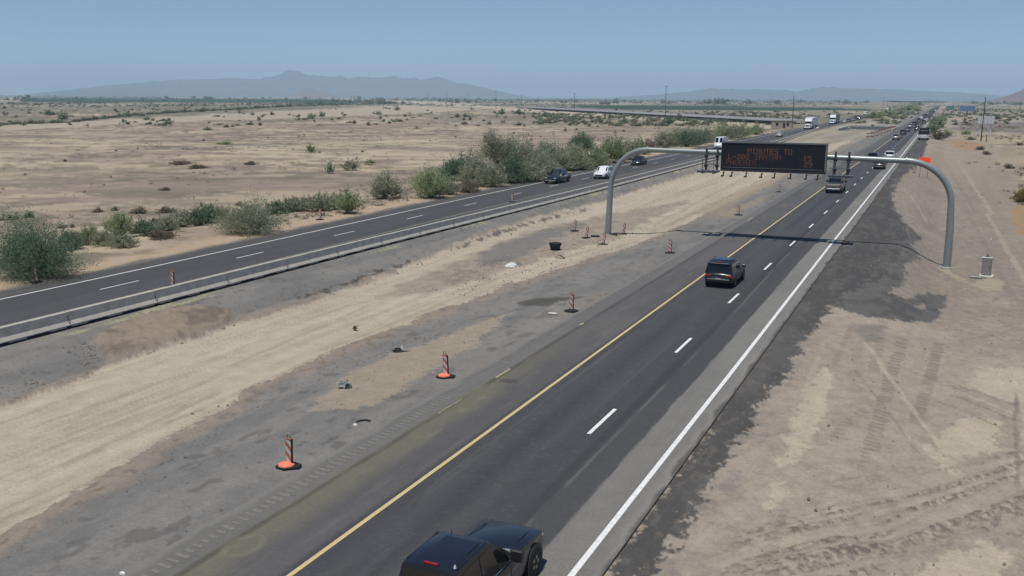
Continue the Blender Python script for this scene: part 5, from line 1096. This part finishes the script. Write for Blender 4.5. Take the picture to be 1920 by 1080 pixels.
# work truck standing on the right shoulder
t = thing('work_truck', 'white work truck with dark open cargo bed on the right shoulder', 'truck', (-5.35, 312.5, .02)); t.scale = (1.18, 1.18, 1.18)
MB().box((0, 4.6, 1.55), (2.25, 1.9, 2.1), bev=.2).build('cab', M['p_white'], t, 40); MB().box((0, 3.68, 2.15), (1.7, .06, .7)).build('rear_window', M['glass'], t)
MB().box((0, .2, 1.15), (2.5, 6.4, .3)).build('cargo_deck', M['p_white'], t)
MB().box((0, 2.9, 2.05), (2.4, .12, 1.6)).build('headboard', M['trim'], t); MB().box((0, -2.9, 1.75), (2.35, .1, .95)).build('tail_board', M['black'], t)
for s in (-1, 1):
    MB().box((s*1.2, .1, 1.75), (.08, 6.0, .9)).build('side_board', M['black'], t); MB().box((s*1.28, 3.6, 2.3), (.12, .2, .5)).build('wing_mirror', M['p_white'], t); MB().box((s*1.0, -3.08, 1.0), (.3, .08, .2)).build('tail_lamp', M['tail'], t)
    for yy in (3.9, -1.8): MB().lathe([(.25, -.18), (.46, -.18), (.48, 0), (.46, .18), (.25, .18)], 14, (s*1.0, yy, .46), 0, 'x').build('wheel', M['tyre'], t, 40)
MB().box((0, .3, 2.0), (1.9, 4.6, .7), bev=.2).build('load', M['black'], t); MB().box((0, -3.2, .75), (2.5, .25, .35)).build('rear_bumper', M['p_white'], t); MB().box((0, 4.9, 2.75), (.9, .3, .16)).build('beacon_bar', M['fade_y'], t)

# ================================================================== ROADSIDE AND FAR STRUCTURES
def pole(px, py, h, label, lean=0., arms=0, r=.16):
    P = G(px, py); t = thing('utility_pole', label, 'pole', P, 0, None)
    MB().tube([(0, 0, -.3), (lean*h, 0, h)], [r, r*.65], 10).build('shaft', M['wood'], t)
    for k in range(arms):
        o = MB().box((lean*h, 0, h-.5-k*1.1), (2.4, .12, .14)).build('crossarm', M['wood'], t)
        for s in (-1.05, -.4, .4, 1.05): MB().lathe([(.05, 0), (.07, .1), (.03, .2)], 6, (lean*h+s, 0, h-.43-k*1.1)).build('insulator', M['metal_grey'], o)
    return t
pole(1839, 264, 13.2, 'brown wooden pole by the white billboard at right', .01, 0, .19); pole(1485, 241, 13.2, 'tall dark wooden pole left of the white semi truck', 0, 0, .17); pole(1849, 266, 2.2, 'short stub post right of the wooden pole at right', 0, 0, .14)
pole(1247, 224, 19, 'thin far pole above the left part of the gantry beam', 0, 1, .2); pole(1077, 209, 16, 'dark far pole at the bend of the canopy line', 0, 1, .26); pole(978, 203, 15, 'thin far pole left of the bend of the canopy line', 0, 1, .2); pole(930, 205, 18, 'thin far pole left of the long canopy', 0, 1, .2)
pole(878, 193, 22, 'faint far pole in the green fields', 0, 0, .25); pole(837, 197, 20, 'far pole at the left of the green fields', 0, 0, .25); pole(803, 195, 20, 'faint far pole left of the green fields', 0, 0, .25); pole(1656, 203, 14, 'thin far pole beside the median trees', 0, 0, .2)
def billboard(px, py, w, h, zb, m, label, posts=(-.33, .33), pm='bill_white', pr=.22):
    P = G(px, py); t = thing('billboard', label, 'billboard', P, R(6))
    MB().box((0, 0, zb+h/2), (w, .35, h), bev=.03).build('panel', M[m], t)
    for k in range(1, 5): MB().box((-w/2+w*k/5, -.19, zb+h/2), (.08, .04, h)).build('batten', M['metal_grey'], t)
    for s in posts: MB().box((s*w, .05, zb/2), (pr*1.6, pr*1.6, zb+.1)).build('post', M[pm], t)
    MB().box((0, -.35, zb-.05), (w, .5, .08)).build('catwalk', M['metal_grey'], t)
    return t
billboard(1846, 252, 5.3, 2.7, 3.6, 'bill_white', 'pale billboard seen from behind on two white posts at right')
billboard(1813, 219, 9.5, 3.4, 4.0, 'bill_blue', 'blue billboard on a single post beyond the pale one', (-.02,), 'wood', .45)
P = G(1781, 211); t = thing('guide_sign', 'small green guide sign far along the right shoulder', 'road sign', P); MB().box((0, 0, 4.2), (6, .12, 4)).build('sign_panel', M['sign_green'], t)
for s in (-1.8, 1.8): MB().box((s, .1, 1.2), (.18, .18, 2.6)).build('post', M['metal_grey'], t)
P = G(1778, 202.5); t = thing('guide_sign', 'pale green guide sign farthest along the right shoulder', 'road sign', P); MB().box((0, 0, 5.5), (8, .12, 5)).build('sign_panel', M['bill_white'], t)
for s in (-2.4, 2.4): MB().box((s, .1, 1.6), (.2, .2, 3.2)).build('post', M['metal_grey'], t)
# barricades along the canal edge
for i in range(8):
    f = i/7; x, y = -20.6+f*2.6, 316+f*88; t = thing('work_barricade', f'{"first second third fourth fifth sixth seventh eighth".split()[i]} rusty barricade along the canal edge counted from the near end', 'barricade', (x, y, .02), R(8), 'rusty barricades beside the canal')
    for k in range(3): MB().box((0, 0, .42+k*.48), (2.4, .06, .26)).build('board', M['rust'] if k != 1 else M['wconc'], t)
    for s in (-.9, .9): MB().box((s, .05, .75), (.09, .07, 1.5)).build('post', M['rust'], t); MB().box((s, 0, .04), (.14, 1.1, .08)).build('foot', M['wood'], t)
# canal bridge: end walls and parapet between the carriageways
t = thing('canal_bridge', 'pale concrete bridge wall across the median canal cut', 'bridge', (0, 0, 0))
MB().box((-27.3, 437.2, -1.9), (19.5, .8, 4.4)).build('head_wall', M['wconc'], t); MB().box((-27.3, 436.8, .62), (20.5, .7, .75), bev=.05).build('parapet', M['wconc'], t)
MB().box((-17.9, 413, .32), (.4, 46, .55), bev=.05).build('side_parapet', M['wconc'], t); MB().box((-37.6, 413, .32), (.4, 46, .55), bev=.05).build('side_parapet', M['wconc'], t)
MB().box((-28.0, 436.6, 1.25), (1.3, .7, .5), bev=.1).build('pilaster', M['wconc'], t)
# solar canopy over the canal
A, B = np.array([-425., 962.]), np.array([-72., 478.])
dv = (B-A)/np.linalg.norm(B-A); Ln = np.linalg.norm(B-A); t = thing('solar_canopy', 'long flat grey solar panel canopy over the canal across the plain', 'solar canopy', (A[0], A[1], 0), math.atan2(dv[1], dv[0]))
nb = 60
pm_ = MB().box((0, 0, 0), (Ln/nb-.25, 24, .14)).mesh('solar_panel', M['solar']); sm_ = MB().box((0, 0, .6), (.2, .2, 1.3)).mesh('support', M['black'])
for i in range(nb):
    o = link('solar_panel', pm_, t, (Ln*(i+.5)/nb, 7.5, 1.35)); o.rotation_euler.x = R(.5)
    for yy in (-4, 8, 18): link('support', sm_, t, (Ln*i/nb, yy, 0))
MB().box((Ln/2, -4.3, .95), (Ln, .15, .55)).build('side_fascia', M['black'], t)
def house(px, py, w, d, h, label, wm='beige', rm='roof', wins=3, rz=0., pitched=True):
    P = G(px, py) if py > 184 else None
    if P is None:
        dd = ray(px, 190); a = np.array([dd[0], dd[1]])/np.hypot(dd[0], dd[1]); P = np.array([*(a*2500), 0.])
    t = thing('house', label, 'building', P, rz); wl = MB().box((0, 0, h/2), (w, d, h)).build('wall', M[wm], t)
    if pitched: MB().add([(-w/2-.4, -d/2-.4, h), (w/2+.4, -d/2-.4, h), (w/2+.4, d/2+.4, h), (-w/2-.4, d/2+.4, h), (-w/2-.2, 0, h+d*.22), (w/2+.2, 0, h+d*.22)], [(3, 2, 1, 0), (0, 1, 5, 4), (2, 3, 4, 5), (0, 4, 3), (1, 2, 5)]).build('roof', M[rm], t)
    else: MB().box((0, 0, h+.12), (w+.4, d+.4, .24)).build('roof', M[rm], t)
    for i in range(wins): MB().box((-w/2+w*(i+.5)/wins, -d/2-.02, h*.52), (min(1.2, w*.12), .06, h*.36)).build('window', M['glass'], wl)
    MB().box((w*.08, -d/2-.03, h*.36), (.9, .06, h*.7)).build('door', M['trim'], wl)
house(1466, 240, 8.5, 5, 3.0, 'beige flat roofed pump house at the end of the canopy', 'beige', 'beige', 2, .2, False)
for a in ((1195, 194, 16, 9, 3.2, 'low brown roofed house left of the far green field', 'beige'), (1255, 194.5, 18, 9, 3.2, 'low pale house above the left end of the green crop field', 'bldg_white'), (1313, 195.5, 16, 9, 3.2, 'low house left of the dark tree clump', 'beige'), (1134, 195, 20, 8, 3, 'long dark shed left of the low houses', 'wood')): house(*a[:6], wm=a[6])
for a in ((667, 178, 22, 16, 12, 'bright white far building among trees below the left mountain', 'bldg_white'), (1601, 186, 40, 20, 7, 'tiny white building on the right horizon', 'bldg_white'), (1742, 190, 60, 20, 8, 'pale long building behind the far overpass', 'beige'), (1722, 189, 26, 16, 7, 'pale small building left of the far overpass', 'bldg_white')): house(*a[:6], wm=a[6], pitched=False)
# overpass across both carriageways far away
t = thing('overpass', 'dark thin overpass bridge crossing the highway near the horizon', 'bridge', (-30, 2150, 0))
MB().box((-25, 0, 6.4), (120, 11, 1.4)).build('deck', M['wood'], t); MB().box((-25, -5.6, 7.5), (120, .3, 1.0)).build('parapet', M['metal_grey'], t)
for xx in (-60, -25, 10): MB().box((xx, 0, 2.9), (1.2, 8, 5.8)).build('pier', M['wconc'], t)
for xx in (-92, 42):
    MB().add([(xx-60, -30, 0), (xx+60, -30, 0), (xx+60, 30, 0), (xx-60, 30, 0), (xx-12, -7, 6.6), (xx+12, -7, 6.6), (xx+12, 7, 6.6), (xx-12, 7, 6.6)], [(0, 1, 5, 4), (1, 2, 6, 5), (2, 3, 7, 6), (3, 0, 4, 7), (4, 5, 6, 7)]).build('embankment', M['stone'], t)

# ================================================================== MOUNTAINS
def ridge(name, prof, D, depth, m, seed, hor=182., rough=.35):
    xs = np.array([a for a, b in prof], float); hs = np.array([b for a, b in prof], float)
    px = np.linspace(xs[0], xs[-1], 520); nr = 40
    hor_y = 180.5+.0052*(px-640)
    h = np.maximum(hor_y-np.interp(px, xs, hs), 0)/FPX*D
    h = h*(1+.07*(fbm(px/10, px*0, 4, seed)-.5)*2)
    dx = np.array([ray(a, 190.) for a in px]); a = np.arctan2(-dx[:, 0], dx[:, 1])
    u = np.linspace(-1, 1, nr); rr = D+u[:, None]*depth/2+np.zeros_like(a)[None]
    X, Y = -rr*np.sin(a)[None], rr*np.cos(a)[None]
    X2 = X+depth*.25*(fbm(X/(depth*.3), Y/(depth*.3), 3, seed+7)-.5); n = fbm(X2/(depth*.14), Y/(depth*.14), 5, seed+1); rg = 1-np.abs(2*fbm(X/(depth*.10), Y/(depth*.2), 4, seed+3)-1)
    fall = np.clip(1-np.abs(u[:, None]), 0, 1)**.9
    Z = h[None]*fall*(1-(1-fall)*rough*2*(n-.1))*(1-.25*(1-fall)*rg); Z[0] = -5; Z[-1] = -5; Z[:, 0] = -5; Z[:, -1] = -5
    tag(link(name, grid_mesh(name, X, Y, Z, None, m)), kind='structure')
ridge('mountain_range', [(-260, 182), (-120, 180), (0, 178), (75, 173), (150, 166), (220, 159), (320, 151), (436, 146), (478, 149), (520, 141), (540, 133), (550, 131.5), (562, 134), (578, 139), (600, 142), (622, 143.5), (640, 141), (656, 147), (675, 142), (700, 144.5), (720, 144), (737, 140), (755, 146), (775, 143.5), (790, 148), (818, 143), (842, 150), (880, 157), (920, 166), (950, 173), (985, 179), (1000, 182.5)], 12500, 3600, M['rock'], 11)
ridge('foothill', [(520, 181), (545, 175), (570, 166), (585, 163), (600, 167), (625, 175), (650, 181)], 8000, 1200, M['redrock'], 15)
ridge('mountain_range', [(1120, 184), (1180, 179), (1240, 175), (1290, 170), (1330, 164), (1345, 165), (1400, 166), (1470, 167), (1492, 171), (1520, 164), (1545, 162), (1580, 165), (1640, 166), (1690, 168), (1750, 171), (1820, 174), (1870, 178), (1930, 184), (1960, 187)], 11500, 3000, M['rock'], 21)
ridge('hill', [(1830, 187), (1850, 184), (1880, 178), (1900, 171), (1920, 163), (1960, 153), (2010, 147), (2100, 156), (2250, 172), (2360, 190)], 4200, 1300, M['redrock'], 31)

# ================================================================== HAZE: one closed box of even air, sky outside it
hb = MB().box((0, 0, 0), (1, 1, 1)); hz = hb.build('haze', None)
hz.data.materials.clear(); hm = bpy.data.materials.new('haze_air'); hm.use_nodes = True; hn = hm.node_tree; hn.nodes.clear()
pv = hn.nodes.new('ShaderNodeVolumePrincipled'); ho = hn.nodes.new('ShaderNodeOutputMaterial'); hn.links.new(pv.outputs[0], ho.inputs['Volume'])
pv.inputs['Color'].default_value = (.62, .82, 1.0, 1); pv.inputs['Density'].default_value = .00012; pv.inputs['Anisotropy'].default_value = 0.
hz.data.materials.append(hm); hz.location = (0, 0, 230); hz.scale = (82000, 82000, 480); tag(hz, kind='stuff')
